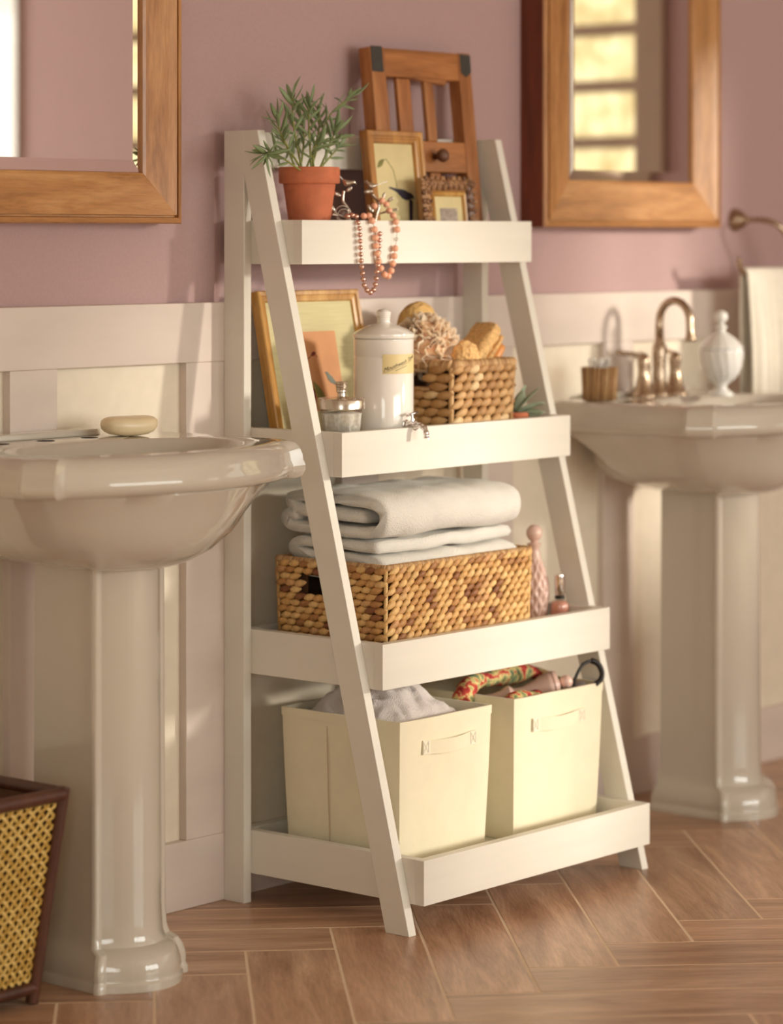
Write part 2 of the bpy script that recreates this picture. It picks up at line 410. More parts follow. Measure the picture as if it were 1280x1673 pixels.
def window_x(n, xin, sgn, y0, y1, z0, z1, nc, rows, pane_mat=None, c=.045):
    """window in a wall of constant x: casing on the room side, sash bars and panes in the opening"""
    o = thing('window_%d' % n, (xin, (y0+y1)/2, z0), None, None, kind='structure')
    xa, xb = xin-sgn*.02, xin
    MB().box(xa, xb, y0-c, y0, z0-c, z1+c).build('casing', M_joinery, o, bevel=.003)
    MB().box(xa, xb, y1, y1+c, z0-c, z1+c).build('casing', M_joinery, o, bevel=.003)
    MB().box(xa, xb, y0, y1, z1, z1+c).build('casing', M_joinery, o, bevel=.003)
    MB().box(xa-sgn*.03, xb, y0-.02, y1+.02, z0-.035, z0).build('window_sill', M_joinery, o, bevel=.003)
    xc = xin+sgn*.05
    for i in range(1, nc):
        y = y0+(y1-y0)*i/nc; w = .012
        MB().box(xc-.012, xc+.012, y-w, y+w, z0, z1).build('muntin', M_joinery, o)
    for z in rows:
        MB().box(xc-.0118, xc+.0118, y0, y1, z-.016, z+.016).build('muntin', M_joinery, o)
    for i in range(nc):
        MB().box(xc-.002, xc+.002, y0+(y1-y0)*i/nc+.012, y0+(y1-y0)*(i+1)/nc-.012, z0+.005, z1-.005).build('pane', pane_mat or M_pane, o)
    return o
window_x(1, XR, 1, *WR[0], 2, [.98+.1647*j for j in range(1, 6)], M_frost, .1)
window_x(2, XR, 1, *WR[1], 3, [])
window_x(5, XR, 1, *WR[2], 2, [], None, .012)
def plain_window(n, axis, p, sgn, a0, a1, z0, z1, nc):
    o = thing('window_%d' % n, (p, (a0+a1)/2, z0) if axis == 'x' else ((a0+a1)/2, p, z0), None, None, kind='structure')
    def bx(q0, q1, b0, b1, c0, c1, name, mat):
        m = MB()
        m.box(q0, q1, b0, b1, c0, c1) if axis == 'x' else m.box(b0, b1, q0, q1, c0, c1)
        m.build(name, mat, o)
    q = p+sgn*.05
    for (b0, b1, c0, c1) in [(a0, a0+.05, z0, z1), (a1-.05, a1, z0, z1), (a0+.05, a1-.05, z1-.05, z1), (a0+.05, a1-.05, z0, z0+.05)]:
        bx(q-.02, q+.02, b0, b1, c0, c1, 'sash', M_joinery)
    for i in range(1, nc):
        a = a0+(a1-a0)*i/nc; bx(q-.015, q+.015, a-.018, a+.018, z0+.05, z1-.05, 'muntin', M_joinery)
    for i in range(nc):
        bx(q-.002, q+.002, a0+(a1-a0)*i/nc+.05, a0+(a1-a0)*(i+1)/nc-.05, z0+.05, z1-.05, 'pane', M_pane)
plain_window(3, 'y', YF, -1, *WF[0], 3)  # unseen window, added as an opening for the front fill lamp
plain_window(4, 'x', XL, -1, *WL[0], 2)
# ---- wainscot on the back wall
struct(MB().box(XL, XR, 0, WY, .974, 1.081).build('trim_1', M_trim, bevel=.002))
struct(MB().box(XL, XR, 0, WY, 0, .122).build('baseboard_back', M_trim, bevel=.002))
tw = thing('trim_2', (0, WY, .122), None, None, kind='structure')
ST0, STP, STW = -.116, .4215, .108
xs = [ST0+STP*k for k in range(-10, 8)]
for k, x in enumerate(xs):
    MB().box(x, x+STW, .0005, WY, .122, .974).build('stile', M_trim, tw, bevel=.0015)
    if k < len(xs)-1: MB().box(x+STW, xs[k+1], .018, WY, .122, .974).build('panel', M_panel, tw)

# ================================================================== LADDER SHELF
XW = .6702; TB = .0193
SH = thing('ladder_shelf', (XW/2, -.2, 0), 'white painted ladder shelf with four trays standing between the two pedestal sinks', 'shelf')
legy = lambda z: -.4366+.255*z
for (xa, xb) in ((-TB, 0), (XW, XW+TB)):
    MB().box(xa, xb, -.0493, 0, 0, 1.3905).build('post', M_shelf, SH, bevel=.001)
    dz = .0535
    zt = 1.3905
    zc = (-.0493-legy(0)-dz)/.255                     # height where the leg meets the post
    poly = [(legy(0)+dz, 0), (legy(0), 0), (legy(zt), zt), (-.0493, zt), (-.0493, zc)]
    MB().prism_x(poly[::-1], xa, xb).build('leg', M_shelf, SH, bevel=.001)
MB().box(0, XW, -.0193, 0, 1.326, 1.390).build('top_rail', M_shelf_x, SH, bevel=.001)
TR = [(1.2290, 1.1500, .1724), (.8547, .7764, .2667), (.4916, .4119, .3606), (.1294, .0519, .4535)]
FLOORZ = []
for zt, zb, d in TR:
    fz = zb+.038; FLOORZ.append(fz)
    p = MB().box(TB, XW-TB, -d+TB, -TB, fz-.016, fz).build('tray', M_shelf_x, SH)
    MB().box(0, XW, -d, -d+TB, zb, zt).build('front_board', M_shelf_x, p, bevel=.0008)
    MB().box(0, TB, -d+TB, 0, zb, zt).build('side_board', M_shelf, p, bevel=.0008)
    MB().box(XW-TB, XW, -d+TB, 0, zb, zt).build('side_board', M_shelf, p, bevel=.0008)
    MB().box(TB, XW-TB, -TB, 0, zb, zt-.004).build('back_board', M_shelf_x, p, bevel=.0008)
F1, F2, F3, F4 = FLOORZ

# ================================================================== PEDESTAL SINKS
def star(poly, c, n):
    """radius of a star-shaped outline seen from c, in n directions"""
    out = []
    for i in range(n):
        a = 2*PI*i/n; d = Vector((math.cos(a), math.sin(a))); best = 0
        for k in range(len(poly)):
            p, q = Vector(poly[k])-Vector(c), Vector(poly[(k+1) % len(poly)])-Vector(c); e = q-p
            den = d.x*e.y-d.y*e.x
            if abs(den) < 1e-12: continue
            t = (p.x*e.y-p.y*e.x)/den; u = (p.x*d.y-p.y*d.x)/den
            if t > 0 and -1e-9 <= u <= 1+1e-9: best = max(best, t)
        out.append(best)
    return out
def bow(xa, ya, bulge, n, xb=None):
    xb = -xa if xb is None else xb
    return [(xa+(xb-xa)*i/n, ya-bulge*(1-((2*i/n-1)**2))) for i in range(n+1)]
def make_sink(xc, label_sink):
    N = 240; cy = -.225
    A = .304
    rim = [(-A, -.004), (-A-.012, -.14), (-A, -.346), (-A-.012, -.348), (-A+.022, -.402), (-A+.034, -.388)] \
        + bow(-A+.034, -.386, .085, 24)[1:-1] + [(A-.034, -.388), (A-.022, -.402), (A+.012, -.348), (A, -.346), (A+.012, -.14), (A, -.004)]
    rr = star(rim, (0, cy), N)
    r0 = star([(-A, -.004), (-A-.012, -.14), (-A, -.30), (-A+.018, -.352), (-A+.05, -.384)]+bow(-A+.05, -.388, .085, 24)[1:-1]+[(A-.05, -.384), (A-.018, -.352), (A, -.30), (A+.012, -.14), (A, -.004)], (0, cy), N)
    hw = .077
    ped = [(-hw, -.138), (-hw, -.277), (-hw-.0045, -.280), (-hw-.0025, -.288), (-hw+.005, -.290)] + bow(-hw+.007, -.287, .040, 16) \
        + [(hw-.005, -.290), (hw+.0025, -.288), (hw+.0045, -.280), (hw, -.277), (hw, -.138)]
    rp = star(ped, (0, cy), N)
    def loop(rad, z, dy=0): return [(xc+rad[i]*math.cos(2*PI*i/N), cy+dy+rad[i]*math.sin(2*PI*i/N), z) for i in range(N)]
    def sc(r, k): return [v*k for v in r]
    def ofs(r, d): return [max(.01, v+d) for v in r]
    def clampy(L): return [(x, min(y, -.003), z) for x, y, z in L]
    t = thing('pedestal_sink', (xc, cy, 0), label_sink, 'sink')
    # basin: one shell, outside then rim then bowl inside
    def ell(rx, ry, ey=-.262):
        out = []
        for i in range(N):
            a = 2*PI*i/N; p = []
            for k in range(1): pass
            dx, dy = math.cos(a), math.sin(a); oy = cy-ey
            Aq = (dx/rx)**2+(dy/ry)**2; Bq = 2*dy*oy/ry**2; Cq = (oy/ry)**2-1
            out.append((-Bq+math.sqrt(max(0, Bq*Bq-4*Aq*Cq)))/(2*Aq))
        return out
    mixr = lambda a, b, k: [x*(1-k)+y*k for x, y in zip(a, b)]
    e0 = star([(-.150, -.012), (-.190, -.12)]+[(-.205*math.cos(PI*k/24), -.22-.185*math.sin(PI*k/24)) for k in range(25)]+[(.190, -.12), (.150, -.012)], (0, cy), N)
    outs = [(mixr(rp, e0, .12), .668), (mixr(rp, e0, .45), .676), (mixr(rp, e0, .80), .694), (mixr(e0, r0, .13), .722), (mixr(e0, r0, .34), .752), (mixr(e0, r0, .56), .778), (mixr(e0, r0, .76), .7975),
            (ofs(rr, -.016), .799), (ofs(rr, -.006), .803), (ofs(rr, 0), .812), (ofs(rr, 0), .822), (ofs(rr, -.004), .830), (ofs(rr, -.005), .838), (ofs(rr, -.010), .850), (ofs(rr, -.018), .858), (ofs(rr, -.030), .8615), (ofs(rr, -.040), .8605)]
    eb = ell(.228, .142, -.268)
    outs += [(ofs(eb, .006), .8605), (eb, .857), (ofs(eb, -.010), .842), (ofs(eb, -.022), .80), (ofs(eb, -.045), .765), (sc(eb, .52), .745), (sc(eb, .2), .738)]
    loops = [clampy(loop(r, z)) for r, z in outs]
    b = MB().loft(loops, True, True).build('basin', M_ceram, t, smooth=35)
    bl = MB()
    pts = [(x, y) for x, y in [(-.17, -.004), (-.17, -.03), (-.155, -.04), (.155, -.04), (.17, -.03), (.17, -.004)]]
    bl.loft([[(xc+x, y, .8605) for x, y in pts], [(xc+x*.99, y*.97, .872) for x, y in pts]], True, True).build('back_ledge', M_ceram, t, bevel=.003)
    MB().lathe([(.0001, 0), (.024, 0), (.024, .002), (.0001, .003)], 24, (xc, -.262, .7385)).build('drain', M_nickel, b, smooth=40)
    # overflow on the inner back wall: flat disc, the hole's shade as dark colour
    h = MB().lathe([(.011, -.001), (.011, .002)], 20); h.xf(Matrix.Translation((xc-.10, -.166, .828)) @ Matrix.Rotation(math.radians(78), 4, 'X') )
    h.build('overflow_hole_disc', M_hole_shade, b)
    ps = [(1.28, 0), (1.28, .011), (1.25, .015), (1.24, .018), (1.25, .023), (1.235, .035), (1.19, .048), (1.12, .058), (1.07, .065), (1.045, .071), (1.02, .080), (1.0, .11), (.985, .40), (.975, .669)]
    MB().loft([loop(sc(rp, k), z, .012 if z > .06 else 0) for k, z in ps], True, True).build('pedestal', M_ceram, t, smooth=35)
    return t
LX, RX = -.527, 1.248
sinkL = make_sink(LX, 'left biscuit pedestal sink with only a bar of soap on it')
sinkR = make_sink(RX, 'biscuit pedestal sink with arched faucet and white jar, right of the shelf')
for x in (-.1, 0, .1):
    MB().lathe([(.015, 0), (.015, .0008)], 20, (LX+x, -.075, .8603)).build('faucet_hole_disc', M_hole_shade, sinkL)  # flat discs on the deck; the shade inside the holes is painted
DECK = .8607
# soap
m = MB(); R = Matrix.Rotation(math.radians(-12), 3, 'Z'); rows = []
for k in range(9):
    p = -PI/2+PI*(k+.5)/9.0; ce, se = math.cos(p), math.sin(p)
    L = []
    for i in range(28):
        a = 2*PI*i/28; c, s_ = math.cos(a), math.sin(a)
        x = math.copysign(abs(c)**.7, c)*.052*(ce**.55); y = math.copysign(abs(s_)**.8, s_)*.030*(ce**.55)
        q = R @ Vector((x, y, 0)); L.append((-.353+q.x, -.095+q.y, DECK+.0172+math.copysign(abs(se)**.8, se)*.0168+.004*(x/.052)**2))
    rows.append(L)
tag(m.loft(rows).build('soap_bar', M_soap, smooth=True), 'oval cream bar of soap on the rim of the left sink', 'soap')
# ================================================================== MIRRORS
def make_mirror(xl, xr, z0, z1, label, w=.097):
    """wood-framed bevelled mirror; frame front stands 35 mm proud of the trim line"""
    t = thing('framed_mirror', ((xl+xr)/2, WY, z0), label, 'mirror')
    yo, yi, yb = -.036, -.027, WY
    # profile across a member, from outer edge (s=0) inwards: (s, y)
    prof = [(0, yb), (0, yo+.004), (.002, yo+.001), (.010, yo), (.0115, yo+.008), (.0150, yo+.008), (.0155, yo-.001), (.034, yo+.002), (w-.006, yi), (w, yi+.002), (w, yb)]
    cx, cz = (xl+xr)/2, (z0+z1)/2; hx, hz = (xr-xl)/2, (z1-z0)/2
    def member(c0, c1, mat, name):
        m = MB(); loops = []
        for (sx, sz) in (c0, c1):
            loops.append([(cx+sx*(hx-s_), y, cz+sz*(hz-s_)) for s_, y in prof])
        m.loft(loops); me = m.build(name, mat, t)
        bm = bmesh.new(); bm.from_mesh(me.data); bmesh.ops.recalc_face_normals(bm, faces=bm.faces); bm.to_mesh(me.data); bm.free()
        return me
    C = [(-1,-1),(1,-1),(1,1),(-1,1)]
    member(C[0], C[1], M_frame, 'frame_rail'); member(C[1], C[2], M_frame_z, 'frame_stile')
    member(C[2], C[3], M_frame, 'frame_rail'); member(C[3], C[0], M_frame_z, 'frame_stile')
    # dark outer edge strips
    MB().box(xl-.0012, xl, yo+.005, yb, z0, z1).build('edge_strip', M_frame_dark, t)
    MB().box(xr, xr+.0012, yo+.005, yb, z0, z1).build('edge_strip', M_frame_dark, t)
    ix, iz = hx-w, hz-w; bv = .022
    y0, y1 = -.0192, -.0225
    m = MB(); outer = [(cx-ix, y0, cz-iz), (cx+ix, y0, cz-iz), (cx+ix, y0, cz+iz), (cx-ix, y0, cz+iz)]
    inner = [(cx-ix+bv, y1, cz-iz+bv), (cx+ix-bv, y1, cz-iz+bv), (cx+ix-bv, y1, cz+iz-bv), (cx-ix+bv, y1, cz+iz-bv)]
    back = [(p[0], y0+.004, p[2]) for p in outer]
    m.add(outer+inner+back, [(4,5,6,7)]+[(i, (i+1)%4, 4+(i+1)%4, 4+i) for i in range(4)]+[((i+1)%4, i, 8+i, 8+(i+1)%4) for i in range(4)]+[(11,10,9,8)])
    m.build('mirror_glass', M_mirror, t)
    return t
make_mirror(-.815, -.163, 1.222, 2.08, 'left oak framed mirror above the sink with the bar of soap', .088)
make_mirror(.893, 1.540, 1.219, 2.08, 'right oak framed mirror reflecting a window, above the sink with the faucet')

# ================================================================== WASTE BASKET
wb = thing('waste_basket', (-.845, -.165, 0), 'brown framed waste basket with golden cane panels beside the left sink', 'basket')
zb0, zb1 = .018, .335
Bt = [(-.962, -.262), (-.728, -.262), (-.728, -.066), (-.962, -.066)]
Tp = [(-1.0, -.300), (-.700, -.300), (-.700, -.030), (-1.0, -.030)]
def wcorner(i, z):
    k = (z-zb0)/(zb1-zb0); return Vector((Bt[i][0]*(1-k)+Tp[i][0]*k, Bt[i][1]*(1-k)+Tp[i][1]*k, z))
for i in range(4):
    MB().tube([wcorner(i, .003), wcorner(i, .16), wcorner(i, zb1+.004)], [.0105, .0105, .0112], 12).build('corner_post', M_bamboo, wb, smooth=50)
    j = (i+1) % 4
    MB().tube([wcorner(i, zb1-.006), wcorner(j, zb1-.006)], .0118, 12).build('top_rail', M_bamboo, wb, smooth=50)
    MB().tube([wcorner(i, .026), wcorner(j, .026)], .0105, 12).build('bottom_rail', M_bamboo, wb, smooth=50)
    # cane panel: diagonal strips woven over and under, plus lining behind
    a0, a1, b0, b1 = wcorner(i, .03), wcorner(j, .03), wcorner(i, zb1-.01), wcorner(j, zb1-.01)
    nrm = (a1-a0).cross(b0-a0).normalized(); Wd = (a1-a0).length; Hd = (b0-a0).length
    def P(u, v): return (a0*(1-u)+a1*u)*(1-v)+(b0*(1-u)+b1*u)*v
    lin_in = MB(); q = [P(0,0)-nrm*.006, P(1,0)-nrm*.006, P(1,1)-nrm*.006, P(0,1)-nrm*.006]
    q2 = [p-nrm*.003 for p in q]; lin_in.loft([[tuple(p) for p in q2], [tuple(p) for p in q]]).build('lining', M_baskin, wb)
    cm = MB(); step = .0170; hwid = .0027
    Wm = (Wd+(b1-b0).length)/2
    for sgn in (1, -1):
        n = int((Wm+Hd)/step)+2
        for k in range(n):
            c = k*step+ (0 if sgn > 0 else step*.5)
            pts = []
            ds = step*.5; L = (Wm+Hd); 
            s0 = 0.0; cur = []
            # line x = c - y (sgn>0) or x = y + Wm - c
            yv = 0.0; idx = 0; seq = []
            while yv <= Hd+1e-6:
                xv = (c-yv) if sgn > 0 else (Wm-c+yv)
                if 0 <= xv <= Wm: seq.append((xv/Wm, yv/Hd, idx))
                yv += ds; idx += 1
            if len(seq) < 2: continue
            le, ri = [], []
            for (u, v, ix) in seq:
                p = P(u, v)+nrm*(.0016*(1 if (ix+(0 if sgn > 0 else 1)) % 2 else -1)*.8)
                dd = (P(min(1,u+.01), v)-P(u-.01 if u > .99 else u, v)).normalized()
                up = (P(u, min(1,v+.01))-P(u, v-.01 if v > .99 else v)).normalized()
                t_ = (-dd+up).normalized() if sgn > 0 else (dd+up).normalized()
                s_ = nrm.cross(t_).normalized()
                le.append(p+s_*hwid); ri.append(p-s_*hwid)
            vs = []; 
            for l_, r_ in zip(le, ri): vs += [l_, r_, r_-nrm*.0012, l_-nrm*.0012]
            fs = []
            for k2 in range(len(le)-1):
                o = 4*k2
                for e in range(4): fs.append((o+e, o+(e+1)%4, o+4+(e+1)%4, o+4+e))
            cm.add(vs, fs)
    tag(cm.build('cane_weave', M_cane, wb), kind='stuff')
MB().box(-.96, -.73, -.26, -.07, .016, .022).build('bottom_board', M_baskin, wb)

# ================================================================== TOP TRAY
# ---- old pine shutter
A6 = math.radians(-6.1)
bd = thing('shutter_panel', (.3475, -.073, F1+.001), 'old pine shutter panel with slats and iron corners leaning on the wall', 'panel', (A6, 0, 0))
bw, bh, bt = .303, .374, .030
m_ = lambda *a, mat=M_old_z, n='stile', par=bd, bev=.002: MB().box(*a).build(n, mat, par, local=True, bevel=bev)
m_(0, .042, 0, bt, 0, bh-.0); m_(bw-.037, bw, 0, bt, 0, bh)
m_(.0425, bw-.0375, .001, bt-.001, bh-.056, bh-.001, mat=M_old, n='top_rail')
m_(.0425, bw-.0375, .001, bt-.001, .136, .196, mat=M_old, n='middle_rail')
m_(.0425, bw-.0375, .001, bt-.001, 0, .05, mat=M_old, n='bottom_rail')
m_(.080, .120, .007, .017, .1965, bh-.0565, n='slat'); m_(.162, .190, .007, .017, .1965, bh-.0565, n='slat')
m_(.080, .118, .007, .017, .0505, .1355, n='slat'); m_(.160, .190, .007, .017, .0505, .1355, n='slat')
MB().add([(.128,.003,bh-.056),(.225,.003,bh-.056),(.222,.003,bh-.066),(.128,.016,bh-.056),(.225,.016,bh-.056),(.222,.016,bh-.066)],
         [(0,2,1),(3,4,5),(0,1,4,3),(1,2,5,4),(2,0,3,5)]).build('splinter', M_old, bd, local=True)
MB().prism_y([(.001,bh-.048),(.033,bh-.048),(.033,bh+.0012),(.001,bh+.0012)], -.0014, .0002).build('corner_bracket', M_iron, bd, local=True)
MB().prism_y([(bw-.033,bh-.040),(bw-.018,bh-.048),(bw-.002,bh-.038),(bw-.001,bh-.004),(bw-.033,bh-.002)], -.0014, .0002).build('corner_bracket', M_iron, bd, local=True)
k = MB().lathe([(.006,0),(.006,.010),(.011,.014),(.0135,.021),(.012,.027),(.006,.0305),(.001,.031)], 20)
k.xf(Matrix.Translation((.168, .001, .166)) @ Matrix.Rotation(PI/2, 4, 'X')); k.build('knob', M_knob, bd, smooth=True, local=True)

def picture(name, loc, lean, w, h, mw, depth, recess, mat_front, label, mats_side=None, paper=M_paper, rotz=0, step=True):
    t = thing(name, loc, label, 'picture', (lean, 0, rotz))
    prof = [(0, depth), (0, .002), (.002, 0), (mw*.42, .0005), (mw*.46, .003), (mw*.62, .003), (mw*.66, recess*.4), (mw*.9, recess*.5), (mw, recess), (mw, depth)]
    C = [(-1,-1),(1,-1),(1,1),(-1,1)]
    for i in range(4):
        loops = [[(w/2+sx*(w/2-s_), y, h/2+sz*(h/2-s_)) for s_, y in prof] for sx, sz in (C[i], C[(i+1)%4])]
        o = MB().loft(loops).build('frame_rail' if i % 2 == 0 else 'frame_stile', mat_front, t, local=True)
        bm = bmesh.new(); bm.from_mesh(o.data); bmesh.ops.recalc_face_normals(bm, faces=bm.faces); bm.to_mesh(o.data); bm.free()
    MB().box(mw-.001, w-mw+.001, recess, recess+.003, mw-.001, h-mw+.001).build('mount_board', paper, t, local=True)
    return t
def flat(pts, y, mat, name, par, th=.0004):
    a = sum(pts[i][0]*pts[(i+1)%len(pts)][1]-pts[(i+1)%len(pts)][0]*pts[i][1] for i in range(len(pts)))
    if a < 0: pts = pts[::-1]
    return MB().prism_y(pts, y-th, y).build(name, mat, par, local=True)
def bird_outline(cx, cz, s, ang, flip=1):
    base = [(-1.0,.05),(-.82,.22),(-.6,.28),(-.35,.2),(0,.22),(.4,.1),(.8,-.05),(1.45,-.22),(1.5,-.32),(.85,-.25),(.5,-.3),(.1,-.42),(-.35,-.36),(-.62,-.12),(-.8,-.02)]
    out = []
    for x, z in base:
        x *= flip; out.append((cx+s*(x*math.cos(ang)-z*math.sin(ang)), cz+s*(x*math.sin(ang)+z*math.cos(ang))))
    return out
def leaf_outline(cx, cz, L, wd, ang, n=6):
    up = [(L*i/n-L/2, wd*math.sin(PI*i/n)) for i in range(n+1)]; dn = [(L*i/n-L/2, -wd*math.sin(PI*i/n)) for i in range(n-1, 0, -1)]
    return [(cx+x*math.cos(ang)-z*math.sin(ang), cz+x*math.sin(ang)+z*math.cos(ang)) for x, z in up+dn]
def line(pts, wd):
    L = []; R_ = []
    for i, p in enumerate(pts):
        a = Vector(pts[max(0,i-1)]); b = Vector(pts[min(len(pts)-1,i+1)]); d = (b-a).normalized(); n = Vector((-d.y, d.x))*wd/2
        L.append((p[0]+n.x, p[1]+n.y)); R_.append((p[0]-n.x, p[1]-n.y))
    return L+R_[::-1]
# ---- gilt frame with a dark bird (top tray)
f1 = picture('bird_picture', (.293, -.0985, F1+.001), math.radians(-7), .164, .213, .024, .020, .011, M_goldwood, 'gilded wooden frame with a dark bird print, leaning on the pine shutter')
flat(bird_outline(.105, .095, .030, math.radians(-24), -1), .0108, M_navy, 'bird_print', f1)
flat([(.118,.086),(.128,.08),(.122,.04),(.112,.04)], .0108, M_navy, 'bird_leg_print', f1)
flat(line([(.036,.150),(.060,.160),(.078,.140),(.082,.125),(.085,.105)], .0012), .0108, M_greenink, 'twig_print', f1)
flat(leaf_outline(.043, .151, .028, .0055, math.radians(38)), .0108, M_greenink, 'leaf_print', f1)
# ---- small ornate frame
f2 = thing('ornate_picture', (.404, -.1315, F1+.001), 'small brown frame with carved scroll border and grey print on the top tray', 'picture', (math.radians(-6), 0, 0))
w2, h2 = .156, .124
C = [(-1,-1),(1,-1),(1,1),(-1,1)]
for i in range(4):
    prof = [(0,.018),(0,.006),(.008,.001),(.020,.003),(.026,.007),(.026,.018)]
    loops = [[(w2/2+sx*(w2/2-s_), y, h2/2+sz*(h2/2-s_)) for s_, y in prof] for sx, sz in (C[i], C[(i+1)%4])]
    o = MB().loft(loops).build('frame_rail' if i % 2 == 0 else 'frame_stile', M_ornate, f2, local=True)
    bm = bmesh.new(); bm.from_mesh(o.data); bmesh.ops.recalc_face_normals(bm, faces=bm.faces); bm.to_mesh(o.data); bm.free()
    prof = [(.026,.016),(.026,.006),(.029,.003),(.033,.004),(.036,.009),(.036,.016)]
    loops = [[(w2/2+sx*(w2/2-s_), y, h2/2+sz*(h2/2-s_)) for s_, y in prof] for sx, sz in (C[i], C[(i+1)%4])]
    o = MB().loft(loops).build('gilt_slip', M_gold, f2, local=True)
    bm = bmesh.new(); bm.from_mesh(o.data); bmesh.ops.recalc_face_normals(bm, faces=bm.faces); bm.to_mesh(o.data); bm.free()
carv = MB(); rnd = random.Random(3)
def scroll(cx, cz, r, a0, sg):
    pts = []
    for k in range(11):
        q = k/10; rr = r*(1-.75*q); a = a0+sg*q*4.6
        pts.append((cx+rr*math.cos(a), .0012, cz+rr*math.sin(a)))
    carv.tube(pts, [.0016+.0012*(k/10) for k in range(11)], 6)
for side in range(4):
    n = 9 if side % 2 == 0 else 7; Ls = w2 if side % 2 == 0 else h2
    for k in range(n):
        s_ = .012+(Ls-.024)*k/(n-1)
        for r_, off in ((.0068, .0095), (.0045, .0195)):
            p = {0:(s_, off), 1:(w2-off, s_), 2:(s_, h2-off), 3:(off, s_)}[side]
            scroll(p[0]+rnd.uniform(-.001,.001), p[1]+rnd.uniform(-.001,.001), r_, rnd.uniform(0,6.28), rnd.choice((-1,1)))
        p = {0:(s_, .0015), 1:(w2-.0015, s_), 2:(s_, h2-.0015), 3:(.0015, s_)}[side]
        carv.ell((p[0], .004, p[1]), (.0068, .004, .0055), None, 8, 5)
tag(carv.build('carved_scrolls', M_ornate, f2, smooth=True, local=True), kind='stuff')
MB().box(.035, w2-.035, .009, .012, .035, h2-.035).build('mount_board', M_paper, f2, local=True)
MB().box(.052, w2-.052, .0085, .0092, .036, h2-.058).build('print', M_greyprint, f2, local=True)

# ---- potted plant
def make_pot(t, c, z0, rt, rb, h, rimh, mat=M_terra):
    k = rb+(rt-.004-rb)*((h-rimh)/h)
    MB().lathe([(rb*.96, 0), (rb, .002), (k, h-rimh-.001), (k, h-rimh), (rt-.002, h-rimh), (rt-.0005, h-rimh+.002), (rt, h-.003), (rt-.002, h), (rt-.007, h), (rt-.009, h-.016), (.0005, h-.016)], 40, (c[0], c[1], z0)).build('pot', mat, t, smooth=40)
    MB().lathe([(rt-.0085, h-.02), (rt-.0085, h-.013), (.0005, h-.009)], 24, (c[0], c[1], z0)).build('soil', M_soil, t, smooth=True)
pc = (.116, -.086)
pp = thing('potted_plant', (pc[0], pc[1], F1+.0005), 'leafy grey-green plant in a terracotta pot on the top tray', 'plant')
make_pot(pp, pc, F1+.0005, .0562, .033, .1375, .030)
def leaf_mesh(L, wd, curl, mat, name='leaf', n=7, thick=.3):
    loops = []
    for i in range(n+1):
        q = i/n; w_ = wd*(math.sin(PI*min(1, .08+q*.9))**.75)+.0003
        z = L*q; y = curl*q*q
        loops.append([(w_*math.cos(2*PI*k/6), y+w_*thick*math.sin(2*PI*k/6), z) for k in range(6)])
    return MB().loft(loops).mesh(name, mat, True)
LM = [leaf_mesh(1, .100, .12, M_leaf), leaf_mesh(1, .112, -.18, M_leaf), leaf_mesh(1, .090, .24, M_leaf)]
rnd = random.Random(11)
top = F1+.128
def leaf_at(par, p, d, L, roll, meshes=LM):
    me = rnd.choice(meshes); o = bpy.data.objects.new('leaf', me); COL.objects.link(o); o.parent = par
    o.location = rel(par, p); q = dir_quat(d, 'Z') @ Quaternion((0,0,1), roll)
    o.rotation_mode = 'QUATERNION'; o.rotation_quaternion = q; o.scale = (L, L, L); return o
stems = [((488,262),(480,205),(478,158),-.086,1), ((502,265),(505,205),(506,172),-.100,1), ((512,265),(535,195),(572,160),-.075,1),
         ((485,266),(462,225),(452,192),-.100,1), ((478,270),(452,252),(436,250),-.118,1), ((520,265),(540,235),(549,212),-.095,1),
         ((495,268),(497,225),(490,185),-.060,1), ((510,268),(520,220),(520,180),-.055,1), ((484,268),(470,242),(458,222),-.070,0), ((525,268),(545,250),(555,240),-.075,0),
         ((500,270),(512,245),(530,232),-.115,0)]
for si, (a, b, c, y, big) in enumerate(stems):
    base = Vector((pc[0]+(a[0]-505)/900*.9, pc[1]+(y+.086)*.6, top-.005))
    pts = smooth_path([base, pxp(*b, y=y), pxp(*c, y=y)], 8)
    MB().tube(pts, [.0023-.0012*i/(len(pts)-1) for i in range(len(pts))], 6).build('stem', M_stem, pp, smooth=True)
    nl = 15 if big else 10; ph = rnd.uniform(0, 6)
    for k in range(nl):
        q = .30+.70*k/(nl-1); i = min(len(pts)-2, int(q*(len(pts)-1))); fr = q*(len(pts)-1)-i
        p = pts[i].lerp(pts[i+1], fr); tdir = (pts[i+1]-pts[i]).normalized()
        az = ph+k*2.4; up = Vector((0,0,1)) if abs(tdir.z) < .9 else Vector((1,0,0))
        n1 = tdir.cross(up).normalized(); n2 = tdir.cross(n1)
        side = n1*math.cos(az)+n2*math.sin(az); sp = .95 if q < .85 else .5
        d = (tdir*(1.0 if q > .6 else .75)+side*sp*rnd.uniform(.7, 1.2)+Vector((0,0,.1))).normalized()
        if p.y+d.y*.04 > -.012: d.y = -abs(d.y)
        leaf_at(pp, p, d, rnd.uniform(.030, .046)*(1 if q > .4 else .85), rnd.uniform(0, 6))
for k in range(7):                                    # drooping rosette at the left front
    p = pxp(436, 252, y=-.122); a = -2.9+k*.62
    d = Vector((math.cos(CAM_YAW), -math.sin(CAM_YAW), 0))*math.cos(a)+Vector((0,0,1))*math.sin(a)*.9+Vector((-.2,-.3,0)); leaf_at(pp, p, d.normalized(), .034+.006*(k % 3), k)

